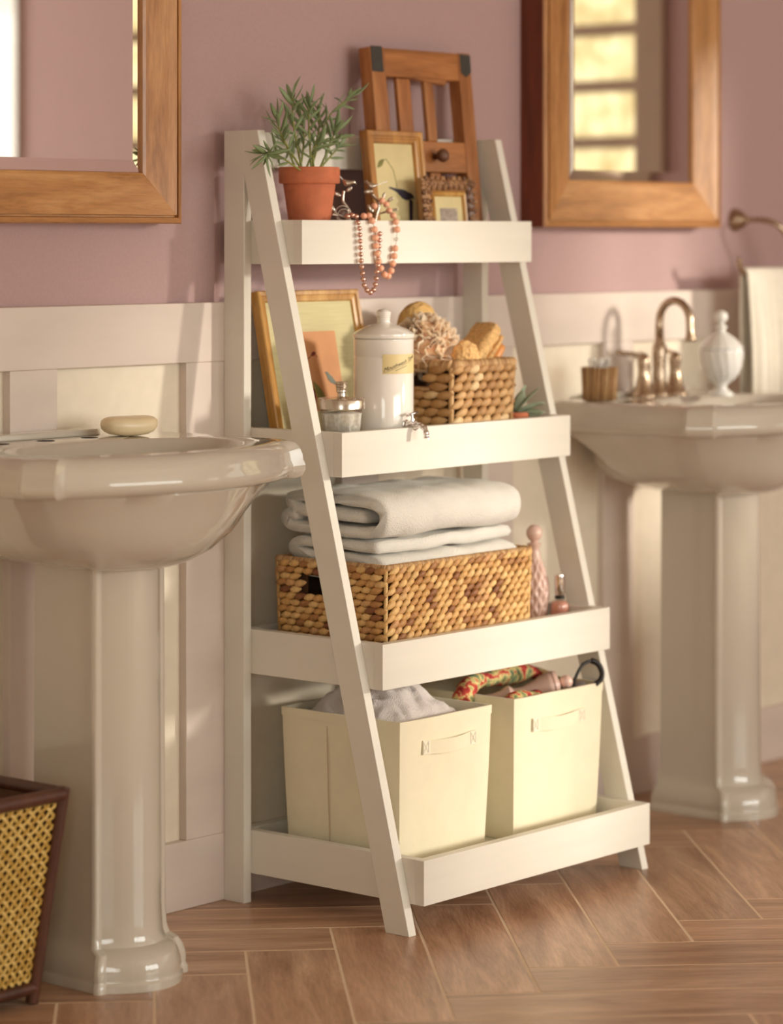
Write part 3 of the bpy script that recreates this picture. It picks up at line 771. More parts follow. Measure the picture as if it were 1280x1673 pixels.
# ---- jewellery tree with birds, and two necklaces
js = thing('jewelry_stand', (.245, -.105, F1), 'pewter jewelry stand with little birds and leaves on the top tray', 'stand')
Yj = -.118
def J(x, y, yy=Yj): return pxp(540+x*.21875, 200+y*.21875, y=yy)
MB().lathe([(.0005,0),(.036,0),(.036,.003),(.028,.006),(.0005,.008)], 28, (.245, -.115, F1+.0005)).build('base', M_silver, js, smooth=40)
bc = Vector((.245, -.115, F1+.006))
MB().tube(smooth_path([bc, J(300,860), J(345,690), J(362,610), J(312,535)], 8), .0028, 8).build('branch', M_silver, js, smooth=True)
MB().tube(smooth_path([bc, J(200,860), J(140,720), J(128,640), J(95,590), J(100,510)], 8), .0028, 8).build('branch', M_silver, js, smooth=True)
MB().tube(smooth_path([J(345,690), J(400,672), J(440,655), J(490,655)], 6), .0021, 8).build('branch', M_silver, js, smooth=True)
MB().tube(smooth_path([J(355,640), J(385,590), J(400,545)], 6), .0019, 8).build('branch', M_silver, js, smooth=True)
MB().tube(smooth_path([J(140,720), J(60,690), J(15,650)], 6), .0019, 8).build('branch', M_silver, js, smooth=True)
VR = Vector((math.cos(CAM_YAW), -math.sin(CAM_YAW), 0))
def jleaf(x, y, L, ang):
    R = Matrix((VR, Vector((VR.y, -VR.x, 0)), Vector((0,0,1)))).transposed() @ Matrix.Rotation(-ang, 3, 'Y')
    MB().ell(J(x, y), (L/2*1.2, .0016, L*.27), R, 10, 8).build('leaf', M_silver, js, smooth=True)
for a in [(140,500,.013,.7),(50,535,.014,-.5),(285,517,.015,.1),(300,645,.016,-1.0),(485,652,.010,.1),(448,575,.012,.6),(15,640,.014,-1.1),(30,690,.012,-.3),(400,545,.010,1.3)]: jleaf(*a)
def jbird(x, y, s, flip, ang):
    Bm = Matrix((VR*flip, Vector((VR.y, -VR.x, 0))*flip, Vector((0,0,1)))).transposed() @ Matrix.Rotation(ang, 3, 'Y')
    o = J(x, y); m = MB()
    L = [(-.0115,.0006,.0008,.0055),(-.0085,.0018,.0016,.0035),(-.0065,.0034,.0034,.0015),(-.003,.0050,.0052,.0),(.001,.0056,.0058,0),(.0045,.0048,.0048,.0014),(.0070,.0036,.0038,.0038),(.0090,.0034,.0034,.0052),(.0108,.0024,.0024,.0053),(.0122,.0010,.0010,.0048),(.0150,.0003,.0003,.0038)]
    loops = [[tuple(o+Bm@Vector((px_*s, ry*s*math.cos(2*PI*k/12), (dz+rz*math.sin(2*PI*k/12))*s))) for k in range(12)] for px_, ry, rz, dz in L]
    m.loft(loops).build('bird', M_silver, js, smooth=True)
    t1 = MB(); T0 = [(-.009,.002,.0035),(-.019,.0028,.0095),(-.026,.0024,.0125)]
    t1.loft([[tuple(o+Bm@Vector((px_*s, sy*ry*s, (dz+sz*.0007)*s))) for sy, sz in ((1,1),(-1,1),(-1,-1),(1,-1))] for px_, ry, dz in T0]).build('bird_tail', M_silver, js)
jbird(125, 455, 1.15, 1, .35); jbird(305, 475, 1.1, -1, -.2)
def ring(c, r, t, n=28):
    return [c+VR*(r*math.cos(2*PI*k/n))+Vector((0,0,1))*(r*math.sin(2*PI*k/n)) for k in range(n+1)]
MB().tube(ring(J(95,680), .0140, .001), .0013, 8).build('hoop', M_silver, js, smooth=True)
MB().tube(ring(J(100,690), .0105, .001), .0011, 8).build('hoop', M_silver, js, smooth=True)
MB().ell(J(95,680), (.005,.005,.0062), None, 10, 6).build('crystal_drop', M_crystal, js)

def bead_string(name, label, pts, r, mat, zig=0):
    t = thing(name, tuple(pts[0]), label, 'necklace')
    me = MB().ell((0,0,0), (r,r,r), None, 14, 8).mesh('bead', mat, True)
    for p in pts: inst('bead', me, t, rel(t, p))
    MB().tube(smooth_path(pts, 3), .0005, 5).build('thread', M_thread, t)
    return t
YH = -.1815
def hang(lst, r):
    out = []
    for x, y in lst:
        if y > 728: out.append(pxp(540+x*.21875, 200+y*.21875, y=-.1724-r-.0012))
        elif y > 690: out.append(pxp(540+x*.21875, 200+y*.21875, y=-.160))
        else: out.append(pxp(540+x*.21875, 200+y*.21875, y=-.128))
    return out
coral = [(250,700),(290,697),(313,735),(330,800),(337,862),(342,922),(352,980),(362,1038),(378,1090),(405,1137),(433,1148),(455,1108),(468,1055),(478,998),(485,940)]
coral2 = [(500,800),(490,742),(470,697),(440,660),(418,612),(385,585),(330,625)]
nk = bead_string('bead_necklace', 'coral orange bead necklace draped over the front of the top tray', hang(coral, .0062), .0062, M_coral)
me = MB().ell((0,0,0), (.0062,)*3, None, 14, 8).mesh('bead', M_coral, True)
q2 = hang(coral2, .0062)
for p in q2: inst('bead', me, nk, rel(nk, p))
MB().tube(smooth_path([hang([(485,940)], .0062)[0]]+q2, 3), .0005, 5).build('thread', M_thread, nk)
c0 = pxp(540+494*.21875, 200+872*.21875, y=-.1724-.004)
MB().tube(ring(c0, .0026, .0005, 14), .0007, 6).build('clasp', M_silver, nk, smooth=True)
pearl = [(130,700),(165,693),(195,703),(207,748),(210,792),(213,840),(216,887),(218,935),(220,985),(223,1033),(229,1080),(235,1127),(240,1172),(247,1217),(266,1252),(292,1270),(317,1250),(330,1210),(337,1165),(343,1115),(349,1068),(352,1018),(355,970),(358,925),(361,880),(363,832)]
pn = bead_string('pearl_necklace', 'rose gold pearl necklace hanging lowest from the top tray', [Vector((p.x, p.y-.002 if p.z < 1.22 else p.y, p.z)) for p in hang(pearl, .0048)], .0049, M_pearl)
# ================================================================== SECOND TRAY
f3 = picture('gold_picture', (.0345, -.0905, F2+.001), math.radians(-11.3), .280, .291, .021, .020, .008, M_gold, 'gold framed picture with an orange bird print behind the white canister', paper=M_linen)
pr_ = MB().box(.078, .201, .0066, .0078, .066, .214).build('art_print', M_orange, f3, local=True)
flat(bird_outline(.172, .125, .020, math.radians(-35)), .0065, M_blueink, 'bird_print', pr_)
flat(leaf_outline(.135, .095, .060, .010, math.radians(-62)), .0065, M_greenink, 'leaf_print', pr_)
flat(leaf_outline(.112, .085, .050, .009, math.radians(70)), .0065, M_redink, 'leaf_print', pr_)
flat(line([(.095,.160),(.12,.165),(.135,.175),(.142,.165)], .0015), .0065, M_redink, 'twig_print', pr_)
flat(leaf_outline(.132, .172, .016, .004, .4), .0065, M_redink, 'blossom_print', pr_)

# ---- canister with tap
cc = (.204, -.1895); cr = .0548; cz = F2+.0005
ct = thing('canister', (cc[0], cc[1], cz), 'white lidded ceramic canister with a chrome tap and mouthwash label', 'canister')
zt = 1.0245
MB().lathe([(cr-.004, 0), (cr-.001, .002), (cr, .006), (cr, zt-cz-.046), (cr-.0012, zt-cz-.0445), (cr-.0012, zt-cz-.043), (cr, zt-cz-.0415), (cr, zt-cz-.012), (cr-.003, zt-cz-.0105), (.001, zt-cz-.0105)], 64, (cc[0], cc[1], cz)).build('body', M_white_ceram, ct, smooth=40)
lid = MB().lathe([(cr-.001, -.0105), (cr+.001, -.0095), (cr+.0022, -.006), (cr+.0015, -.002), (cr-.003, .001), (cr-.012, .0065), (.026, .0135), (.0145, .0160), (.0125, .0175), (.0115, .021), (.0118, .0235), (.0125, .0245), (.0118, .0265), (.0128, .0280), (.0120, .030), (.0135, .0345), (.0135, .0375), (.009, .0415), (.001, .0430)], 64, (cc[0], cc[1], zt)).build('lid', M_white_ceram, ct, smooth=40)
A0, A1 = math.radians(-142), math.radians(-58)
def on_can(u, z, r=.0004): a = A0+(A1-A0)*u; return (cc[0]+(cr+r)*math.cos(a), cc[1]+(cr+r)*math.sin(a), z)
zl0, zl1 = .951, .9865
m = MB(); n = 24
m.loft([[on_can(i/n, z) for i in range(n+1)] for z in (zl0, zl1)], False, False, closed=False)
lb = m.build('label', M_label, ct)
def wrap_text(txt, size, u0, z0, slope, name, shear=.35, per=1.0):
    cu = bpy.data.curves.new(name, 'FONT'); cu.body = txt; cu.size = size; cu.shear = shear
    ob = bpy.data.objects.new(name+'_src', cu); COL.objects.link(ob)
    dg = bpy.context.evaluated_depsgraph_get(); me = bpy.data.meshes.new_from_object(ob.evaluated_get(dg))
    bpy.data.objects.remove(ob); arc = (A1-A0)*cr
    for v in me.vertices:
        x, y = v.co.x, v.co.y; p = on_can(u0+x/arc, z0+y+x*slope, .0007); v.co = p
    off = Vector(lb.parent.location)
    for v in me.vertices: v.co -= off
    me.materials.clear(); me.materials.append(M_ink)
    o = bpy.data.objects.new(name, me); COL.objects.link(o); o.parent = lb; o['_o'] = lb['_o']
    return o
wrap_text('Mouthwash Tonic', .0098, .02, .9545, .36, 'lettering')
m = MB()
ul = [(i/20*.80, .9525+.0803*.8*(i/20)*.36) for i in range(21)]
m.loft([[on_can(.02+u, z+.0003*s_, .0007) for u, z in ul] for s_ in (0, 1.6)], False, False, closed=False).build('underline', M_ink, lb)
m = MB()
for k in range(9):
    u = .30+.035*k; z = .9482+.0803*.36*(u-.02)
    m.loft([[on_can(u, z+h_, .0007), on_can(u+.02, z+.0005+h_, .0007)] for h_ in (0, .0013)], False, False, closed=False)
m.build('fine_print', M_ink, lb)
# tap: points towards the room
ta = math.radians(-92); td = Vector((math.cos(ta), math.sin(ta), 0)); tz = cz+.0425
tp0 = Vector((cc[0], cc[1], tz))+td*(cr-.001)
tap = MB().tube([tp0, tp0+td*.003, tp0+td*.004, tp0+td*.007, tp0+td*.0071, tp0+td*.024, tp0+td*.0245, tp0+td*.028], [.0105, .0105, .0075, .0062, .0085, .0085, .0068, .0060], 20).build('tap', M_chrome, ct, smooth=35)
pz = tp0+td*.027
MB().tube(smooth_path([pz, pz+td*.010+Vector((0,0,.001)), pz+td*.019+Vector((0,0,-.004)), pz+td*.0225+Vector((0,0,-.013)), pz+td*.0235+Vector((0,0,-.0215))], 6), [.0052-.0006*math.sin(i) for i in range(25)], 16).build('spout', M_chrome, tap, smooth=35)
hb = tp0+td*.016
MB().tube([hb+Vector((0,0,.007)), hb+Vector((0,0,.012)), hb+Vector((0,0,.0122)), hb+Vector((0,0,.020))], [.0042,.0036,.0026,.0024], 12).build('tap_stem', M_chrome, tap, smooth=40)
sd = Vector((-td.y, td.x, 0))
MB().tube([hb+Vector((0,0,.020))-sd*.012+td*-.004+Vector((0,0,-.002)), hb+Vector((0,0,.0215)), hb+Vector((0,0,.024))+sd*.012+td*.003], [.0016,.0030,.0018], 10).build('tap_lever', M_chrome, tap, smooth=True)

# ---- glass jar
jc = (.0835, -.1925); jz = F2+.0005
gj = thing('glass_jar', (jc[0], jc[1], jz), 'small glass jar with a silver lid left of the white canister', 'jar')
MB().lathe([(.030, 0), (.034, .002), (.0402, .074), (.0402, .078), (.0375, .078), (.0315, .006), (.001, .0055)], 40, (jc[0], jc[1], jz)).build('jar_body', M_jar, gj, smooth=40)
MB().lathe([(.0308, .0065), (.0365, .066), (.0372, .068), (.020, .071), (.001, .072)], 32, (jc[0], jc[1], jz), mod=lambda a, z, r: .0006*math.sin(9*a)).build('bath_salts', M_salts, gj, smooth=True)
gl = MB().lathe([(.0418, .0755), (.0432, .0765), (.0432, .0915), (.0420, .0935), (.0395, .0945), (.0120, .0965), (.0075, .0985), (.0068, .104), (.0092, .106), (.0092, .110), (.0100, .111), (.0092, .113), (.0104, .116), (.0096, .1185), (.0108, .121), (.0092, .1245), (.0085, .1235), (.001, .1235)], 48, (jc[0], jc[1], jz)).build('lid', M_silver, gj, smooth=35)
m = MB()
for k in range(60):
    a = 2*PI*k/60; m.ell((jc[0]+.0412*math.cos(a), jc[1]+.0412*math.sin(a), jz+.0946), (.0013,.0013,.0013), None, 5, 4)
tag(m.build('beaded_edge', M_silver, gl, smooth=True), kind='stuff')

# ---- woven baskets
LOZ = None
def lozenge(m, c, ax, up, out, L, H, D, rnd_):
    """one visible twist of plaited fibre: a tapered lens along ax"""
    vs = []; n = 6; rings = [(-.5, .12), (-.34, .62), (-.08, 1.0), (.2, .92), (.40, .5), (.5, .1)]
    for q, w_ in rings:
        b = c+ax*(q*L)+out*(D*(1-abs(q*1.6)**2)*.55)
        for k in range(n):
            a = 2*PI*k/n; vs.append(b+up*(H*.5*w_*math.cos(a))+out*(D*.5*w_*math.sin(a)))
    fs = []
    for r_ in range(len(rings)-1):
        for k in range(n):
            j = (k+1) % n; fs.append((r_*n+k, r_*n+j, (r_+1)*n+j, (r_+1)*n+k))
    fs.append(tuple(range(n-1,-1,-1))); fs.append(tuple(range((len(rings)-1)*n, len(rings)*n)))
    m.add(vs, fs)
def woven(t, x0, x1, yf, yb, z0, z1, rows, pitch, mat, tilt, hole, taper, seed, rimmat, rimr, H=1.05, D=.007, cornerw=.0085):
    rn = random.Random(seed); hz = (z1-z0)/rows
    def corners(z):
        k = 1-(z-z0)/(z1-z0); e = taper*k
        return [Vector((x0+e, yf+e, z)), Vector((x1-e, yf+e, z)), Vector((x1-e, yb-e, z)), Vector((x0+e, yb-e, z))]
    # inner shell with a grip hole in the left wall (and right wall)
    hy0, hy1, hz0, hz1 = hole
    m = MB(); e = .0035; th = .003
    c0, c1 = corners(z0), corners(z1-.004)
    X0, X1, Y0, Y1 = c0[0].x+e, c0[1].x-e, c0[0].y+e, c0[2].y-e
    m.box(X0, X1, Y0, Y1, z0, z0+.004); m.box(X0, X1, Y0, Y0+th, z0+.004, z1-.004); m.box(X0, X1, Y1-th, Y1, z0+.004, z1-.004)
    for xa in (X0, X1-th):
        m.box(xa, xa+th, Y0+th, hy0, z0+.004, z1-.004); m.box(xa, xa+th, hy1, Y1-th, z0+.004, z1-.004)
        m.box(xa, xa+th, hy0, hy1, z0+.004, hz0)
        if hz1 < z1-.006: m.box(xa, xa+th, hy0, hy1, hz1, z1-.004)
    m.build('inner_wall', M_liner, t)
    for r_ in range(rows):
        zc = z0+hz*(r_+.5); cs = corners(zc); mm = MB()
        for sd_ in range(4):
            a, b = cs[sd_], cs[(sd_+1) % 4]; d = (b-a); Ls = d.length; d.normalize(); out = Vector((d.y, -d.x, 0))
            pt = pitch[sd_ % 2]; n_ = max(2, round((Ls-cornerw)/pt)); stp = (Ls-cornerw)/n_
            for k in range(n_):
                s_ = cornerw/2+stp*(k+.5)+(stp*.25 if r_ % 2 else -stp*.25)
                s_ = min(max(s_, cornerw*.5+stp*.3), Ls-cornerw*.5-stp*.3)
                c = a+d*s_
                if sd_ in (1, 3) and hy0-.004 < c.y < hy1+.004 and hz0-.004 < zc < hz1+.004: continue
                tl = tilt[sd_ % 2]*(1 if True else -1)+rn.uniform(-.10, .10)
                ax = (d*math.cos(tl)+Vector((0,0,1))*math.sin(tl)); up = (-d*math.sin(tl)+Vector((0,0,1))*math.cos(tl))
                lozenge(mm, c+out*rn.uniform(-.0006,.0006), ax, up, out, stp*rn.uniform(1.30, 1.5), hz*H*rn.uniform(.95, 1.12), D*rn.uniform(.9, 1.15), rn)
        tag(mm.build('woven_strand', mat, t, smooth=True), kind='stuff')
    for i in range(4):                                # corner uprights
        MB().tube([corners(z0+.001)[i], corners((z0+z1)/2)[i], corners(z1-.004)[i]], cornerw*.5, 8).build('corner_stake', mat, t, smooth=True)
    # wrapped rim
    mm = MB(); cs = corners(z1)
    for sd_ in range(4):
        a, b = cs[sd_], cs[(sd_+1) % 4]; d = b-a; Ls = d.length; d.normalize(); out = Vector((d.y, -d.x, 0)); n_ = int(Ls/(rimr*.55))
        for k in range(n_):
            c = a+d*(Ls*(k+.5)/n_)
            if sd_ in (1, 3) and hz1 > z1-.01 and hy0 < c.y < hy1 and False: continue
            tw_ = .25+rn.uniform(-.1,.1); ax = (Vector((0,0,1))*math.cos(tw_)+d*math.sin(tw_)); dd = (d*math.cos(tw_)-Vector((0,0,1))*math.sin(tw_))
            R = Matrix((dd, out, ax)).transposed()
            mm.ell(c+out*.0005, (rimr*.36*rn.uniform(.9,1.2), rimr*.95, rimr*rn.uniform(.96,1.06)), R, 6, 6)
    mm.build('rim', rimmat, t, smooth=True)
bx0, bx1, byf, byb = .3525, .5395, -.2285, -.052
b2 = thing('seagrass_basket', ((bx0+bx1)/2, (byf+byb)/2, F2), 'small coarse seagrass basket of sponges on the second tray', 'basket')
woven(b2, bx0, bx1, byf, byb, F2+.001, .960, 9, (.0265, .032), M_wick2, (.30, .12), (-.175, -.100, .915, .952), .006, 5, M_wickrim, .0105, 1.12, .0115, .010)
MB().tube([(bx0+.002, -.177, .914), (bx0+.002, -.098, .914)], .005, 8).build('grip_edge', M_wickrim, b2, smooth=True)

# ---- bath things standing in the small basket
def lump(name, c, r, rot, disp, mat, sub=4, par=None, sx=None):
    bm = bmesh.new(); bmesh.ops.create_icosphere(bm, subdivisions=sub, radius=1)
    R = rot.to_matrix() if rot else Matrix.Identity(3)
    for v in bm.verts:
        n_ = v.co.normalized(); k = 1+disp(n_)
        p = Vector((n_.x*r[0], n_.y*r[1], n_.z*r[2]))*k; v.co = R @ p
    me = bpy.data.meshes.new(name); bm.to_mesh(me); bm.free(); me.materials.append(mat)
    me.polygons.foreach_set('use_smooth', [True]*len(me.polygons))
    o = bpy.data.objects.new(name, me); COL.objects.link(o)
    if par: o.parent = par; o.location = rel(par, c); o['_o'] = par['_o']
    else: o.location = c
    return o
# honeycomb sponge (dome with pits)
sp_c = Vector((.420, -.090, 1.026))
def sp_d(n_):
    a = math.atan2(n_.y, n_.x); h = 0
    u, v = a*5.2, math.asin(max(-1,min(1,n_.z)))*6.5
    return -.055*max(0, math.sin(u*2)*math.sin(v*2+ (PI if int(u) % 2 else 0)))*(.3+abs(n_.z))+.03*noise.noise(n_*3)
sponge = tag(lump('bath_sponge', sp_c, (.056, .034, .050), Euler((.1,.05,.2)), sp_d, M_sponge, 5), 'yellow honeycomb sponge at the back of the small basket', 'sponge')
# mesh pouf: many ruffles
pf = thing('bath_pouf', (.383, -.140, .955), 'peach ruffled mesh bath pouf in the small basket', 'bath pouf')
rn = random.Random(4); pcn = Vector((.383, -.140, .990))
def pf_d(n_): return .16*noise.noise(n_*2.4)+.10*abs(noise.noise(n_*5))
lump('core', pcn, (.054, .042, .048), None, pf_d, M_pouf, 4, pf)
for k in range(46):
    d = Vector((rn.gauss(0,1), rn.gauss(0,1)-.5, rn.gauss(0,1)*.8+.35)).normalized()
    u = d.orthogonal().normalized(); v = d.cross(u); a0 = rn.uniform(0, 6.28); R0 = rn.uniform(.016, .027); mm = MB(); lo = []; N_ = 26; ext = rn.uniform(3.4, 5.2)
    for i in range(N_+1):
        a = a0+ext*i/N_; wv = math.sin(i*1.35+k)*.0045
        b = pcn+Vector((d.x*.050, d.y*.039, d.z*.045))+u*(R0*math.cos(a))+v*(R0*math.sin(a)*.8)+d*wv
        top_ = b+d*(.012+.004*math.sin(i*.9))+(u*math.cos(a)+v*math.sin(a))*.005
        lo.append([tuple(b), tuple(b.lerp(top_, .6)+(u*math.cos(a)+v*math.sin(a))*.0015), tuple(top_)])
    mm.loft(lo, False, False, closed=False); o = mm.build('ruffle', M_pouf, pf, smooth=True)
    so = o.modifiers.new('thickness', 'SOLIDIFY'); so.thickness = .0009
def fib(n_): return .10*noise.noise(n_*4.5)+.07*abs(noise.noise(n_*11+Vector((3,1,2))))+.03*noise.noise(n_*24)
loo = tag(lump('loofah', (.434, -.190, .968), (.036, .030, .035), Euler((.2,-.3,.4)), fib, M_loofah, 5), 'round golden loofah at the front of the small basket', 'loofah')
# loofah scrub with a wooden back
sc_ = thing('scrub_brush', (.500, -.135, .952), 'loofah scrub pad with an orange wooden back in the small basket', 'brush')
Rb = Matrix.Rotation(math.radians(46), 4, 'Y')
def slab(name, mat, x0_, x1_, hw_, z0_, z1_, rnd_, disp, cenr):
    loops = []; nz_ = 14
    for i in range(nz_+1):
        q = i/nz_; z = z0_+(z1_-z0_)*q; e = min(1, min(q, 1-q)*nz_/1.6)**.5
        L = []
        for k in range(24):
            a = 2*PI*k/24; c, s_ = math.cos(a), math.sin(a)
            x = (x0_+x1_)/2+(x1_-x0_)/2*math.copysign(abs(c)**rnd_, c)*(.93+.07*e); y = hw_*math.copysign(abs(s_)**rnd_, s_)*(.93+.07*e)
            nn = disp*noise.noise(Vector((x,y,z))*160)+disp*.8*noise.noise(Vector((x,y,z))*420)
            L.append(tuple(cenr+(Rb.to_3x3() @ Vector((x*(1+0), y, z)))+(Rb.to_3x3() @ Vector((c,s_,0)))*nn))
        loops.append(L)
    return MB().loft(loops).build(name, mat, sc_, smooth=True)
cb = Vector((.462, -.155, .932))
slab('loofah_pad', M_loofah, -.016, .013, .030, .0, .132, .45, .0035, cb)
slab('loofah_pad', M_loofah, .0135, .024, .031, .006, .128, .45, .003, cb)
slab('wooden_back', M_beech, .0245, .047, .030, .002, .118, .7, 0, cb)
# ---- little succulent
sc0 = (.600, -.185)
su = thing('small_succulent', (sc0[0], sc0[1], F2), 'low succulent in a small terracotta pot at the right end of the second tray', 'plant')
make_pot(su, sc0, F2+.0005, .0285, .021, .046, .012)
SM = [leaf_mesh(1, .20, .25, M_succ, 'leaf', 8, .2), leaf_mesh(1, .21, -.2, M_succ, 'leaf', 8, .2)]
for k, (vx, vz, vy, L) in enumerate([(1, .25, -.2, .056), (.95, .02, -.1, .052), (.75, .5, .1, .056), (-.7, .5, -.3, .045), (.2, .9, .2, .056), (.55, .85, -.1, .068), (-.3, .3, -.8, .034), (.9, .55, .3, .060), (-.8, .3, .4, .044), (.3, 1.0, -.3, .050)]):
    d = VR*vx+Vector((0,0,1))*vz+Vector((-VR.y, VR.x, 0))*vy*.6
    d.normalize(); leaf_at(su, Vector((sc0[0], sc0[1], F2+.042))+d*.004, d, L, k*1.3, SM)

# ================================================================== THIRD TRAY
gx0, gx1, gyf, gyb = .0545, .470, -.3215, -.064
b3 = thing('hyacinth_basket', ((gx0+gx1)/2, (gyf+gyb)/2, F3), 'wide golden woven basket holding folded towels on the third tray', 'basket')
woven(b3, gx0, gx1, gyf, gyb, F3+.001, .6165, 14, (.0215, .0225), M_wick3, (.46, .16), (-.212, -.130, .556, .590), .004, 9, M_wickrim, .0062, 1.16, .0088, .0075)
def towel(name, label, x0, x1, path, th, zoff, seed, mat=M_terry, y_jit=0):
    """folded towel: a thick folded sheet whose edge is seen at the left end"""
    P2 = [Vector((p[0], p[1], 0)) for p in path]; C_ = smooth_path(P2, 7); n_ = len(C_)
    left, right = [], []
    for i in range(n_):
        t_ = (C_[min(i+1,n_-1)]-C_[max(i-1,0)]).normalized(); nn = Vector((-t_.y, t_.x, 0)); left.append(C_[i]+nn*th/2); right.append(C_[i]-nn*th/2)
    endcap = [C_[-1]+(C_[-1]-C_[-2]).normalized()*th*.35]; startcap = [C_[0]-(C_[1]-C_[0]).normalized()*th*.35]
    ring_ = left+endcap+right[::-1]+startcap; cen = C_
    nx = 30; loops = []
    for i in range(nx+1):
        q = i/nx; x = x0+(x1-x0)*q; e = min(1, min(q, 1-q)*nx/1.4); sh = .82+.18*math.sqrt(e); L = []
        m_ring = len(ring_)
        for k, p in enumerate(ring_):
            # pull towards the sheet's middle line near the ends so the edge is rounded
            ci = min(range(0), default=0) if False else None
            if k < n_: base_ = C_[k]
            elif k == n_: base_ = C_[-1]
            elif k <= 2*n_: base_ = C_[2*n_-k]
            else: base_ = C_[0]
            pp_ = base_.lerp(p, sh); v = Vector((x, pp_.x, pp_.y+zoff))
            j = noise.noise(v*26+Vector((seed,0,0)))*.0030+noise.noise(v*9+Vector((0,seed,0)))*.0035
            L.append((x+noise.noise(Vector((pp_.x*30, pp_.y*30, seed)))*.004*(1 if q < .5 else 1.4), v.y+j*.6, v.z+j))
        loops.append(L)
    o = MB().loft(loops).build(name, mat, smooth=True)
    return tag(o, label, 'towel')
# cross-sections (y, z): upper towel: flap inside, curl at the back, big fold at the front
up_path = [(-.255,.040), (-.20,.041), (-.14,.042), (-.105,.046), (-.085,.058), (-.10,.068), (-.15,.0695), (-.21,.069), (-.27,.067), (-.298,.058), (-.308,.040), (-.298,.020), (-.265,.012), (-.20,.011), (-.14,.011), (-.092,.014), (-.076,.025), (-.085,.036), (-.10,.0395-.006)]
towel('folded_towel', 'upper white folded towel, on top of the towel in the golden basket', .063, .452, up_path, .0225, .6625, 3.0)
lo_path = [(-.285,.055), (-.24,.056), (-.17,.057), (-.11,.056), (-.085,.045), (-.11,.033), (-.17,.032), (-.24,.031), (-.285,.027), (-.293,.016), (-.28,.006), (-.2,.004), (-.1,.004)]
towel('folded_towel', 'lower white folded towel, half sunk in the golden basket', .068, .456, [(y, z) for y, z in lo_path][::1], .0215, .594, 8.0)
# ---- pink perfume bottle
pb = (.603, -.230)
pf2 = thing('perfume_bottle', (pb[0], pb[1], F3), 'pale pink quilted glass bottle with ball stopper right of the golden basket', 'bottle')
PBM = Matrix.Translation((pb[0], pb[1], F3+.0005)) @ Matrix.Diagonal((1.12, 1.12, 1.14, 1))
def quilt(a, z, r):
    if z < .022 or z > .112: return (.0012*math.cos(12*a) if z < .022 else 0)
    u = a*10/(2*PI); v = (z-.022)/.026
    return .0050*max(abs(math.sin(PI*(u/1+v/1))), abs(math.sin(PI*(u-v))))**2-.0030
prof = [(.017, 0), (.0175, .003), (.018, .010), (.0205, .020)]
for i in range(1, 31):
    q = i/30; prof.append((.0205+.0045*math.sin(PI*min(1, q*1.15))-.0125*max(0, q-.45)**1.25*1.7, .020+.100*q))
prof += [(.0098, .122), (.0086, .128), (.0090, .134), (.0125, .138), (.0125, .140), (.006, .141), (.001, .141)]
MB().lathe(prof, 80, (0, 0, 0), mod=quilt).xf(PBM).build('bottle_body', M_pink, pf2, smooth=True)
MB().lathe([(.0062, .1405), (.0062, .144)]+[(.0138*math.cos(p), .1575+.0145*math.sin(p)) for p in [(-1.1+i*.2) for i in range(14)]], 28).xf(PBM).build('ball_stopper', M_pink, pf2, smooth=True)
# ---- nail polish
nb = (.633, -.272)
npo = thing('nail_polish', (nb[0]-.004, nb[1], F3), 'small rose nail polish bottle with silver cap on the third tray', 'nail polish')
NPM = Matrix.Translation((nb[0]-.004, nb[1], F3+.0005)) @ Matrix.Diagonal((1.12, 1.12, 1.26, 1))
MB().lathe([(.0135,.0032),(.0148,.005),(.0152,.012),(.0155,.030),(.0150,.035),(.0120,.0385),(.0075,.0405),(.001,.0405)], 28, (0,0,0)).xf(NPM).build('polish', M_polish, npo, smooth=True)
MB().lathe([(.0150,0),(.0162,.0015),(.0166,.012),(.0166,.031),(.0160,.0365),(.0128,.0405),(.0078,.0425),(.0078,.045)], 28, (0,0,0), cap1=False).xf(NPM).build('glass_bottle', M_jar, npo, smooth=True)
MB().lathe([(.0088,.0430),(.0088,.0475),(.001,.0475)], 24, (0,0,0)).xf(NPM).build('collar', M_black, npo, smooth=40)
MB().lathe([(.0072,.0476),(.0086,.0500),(.0094,.078),(.0090,.080),(.001,.080)], 28, (0,0,0)).xf(NPM).build('cap', M_chrome, npo, smooth=40)

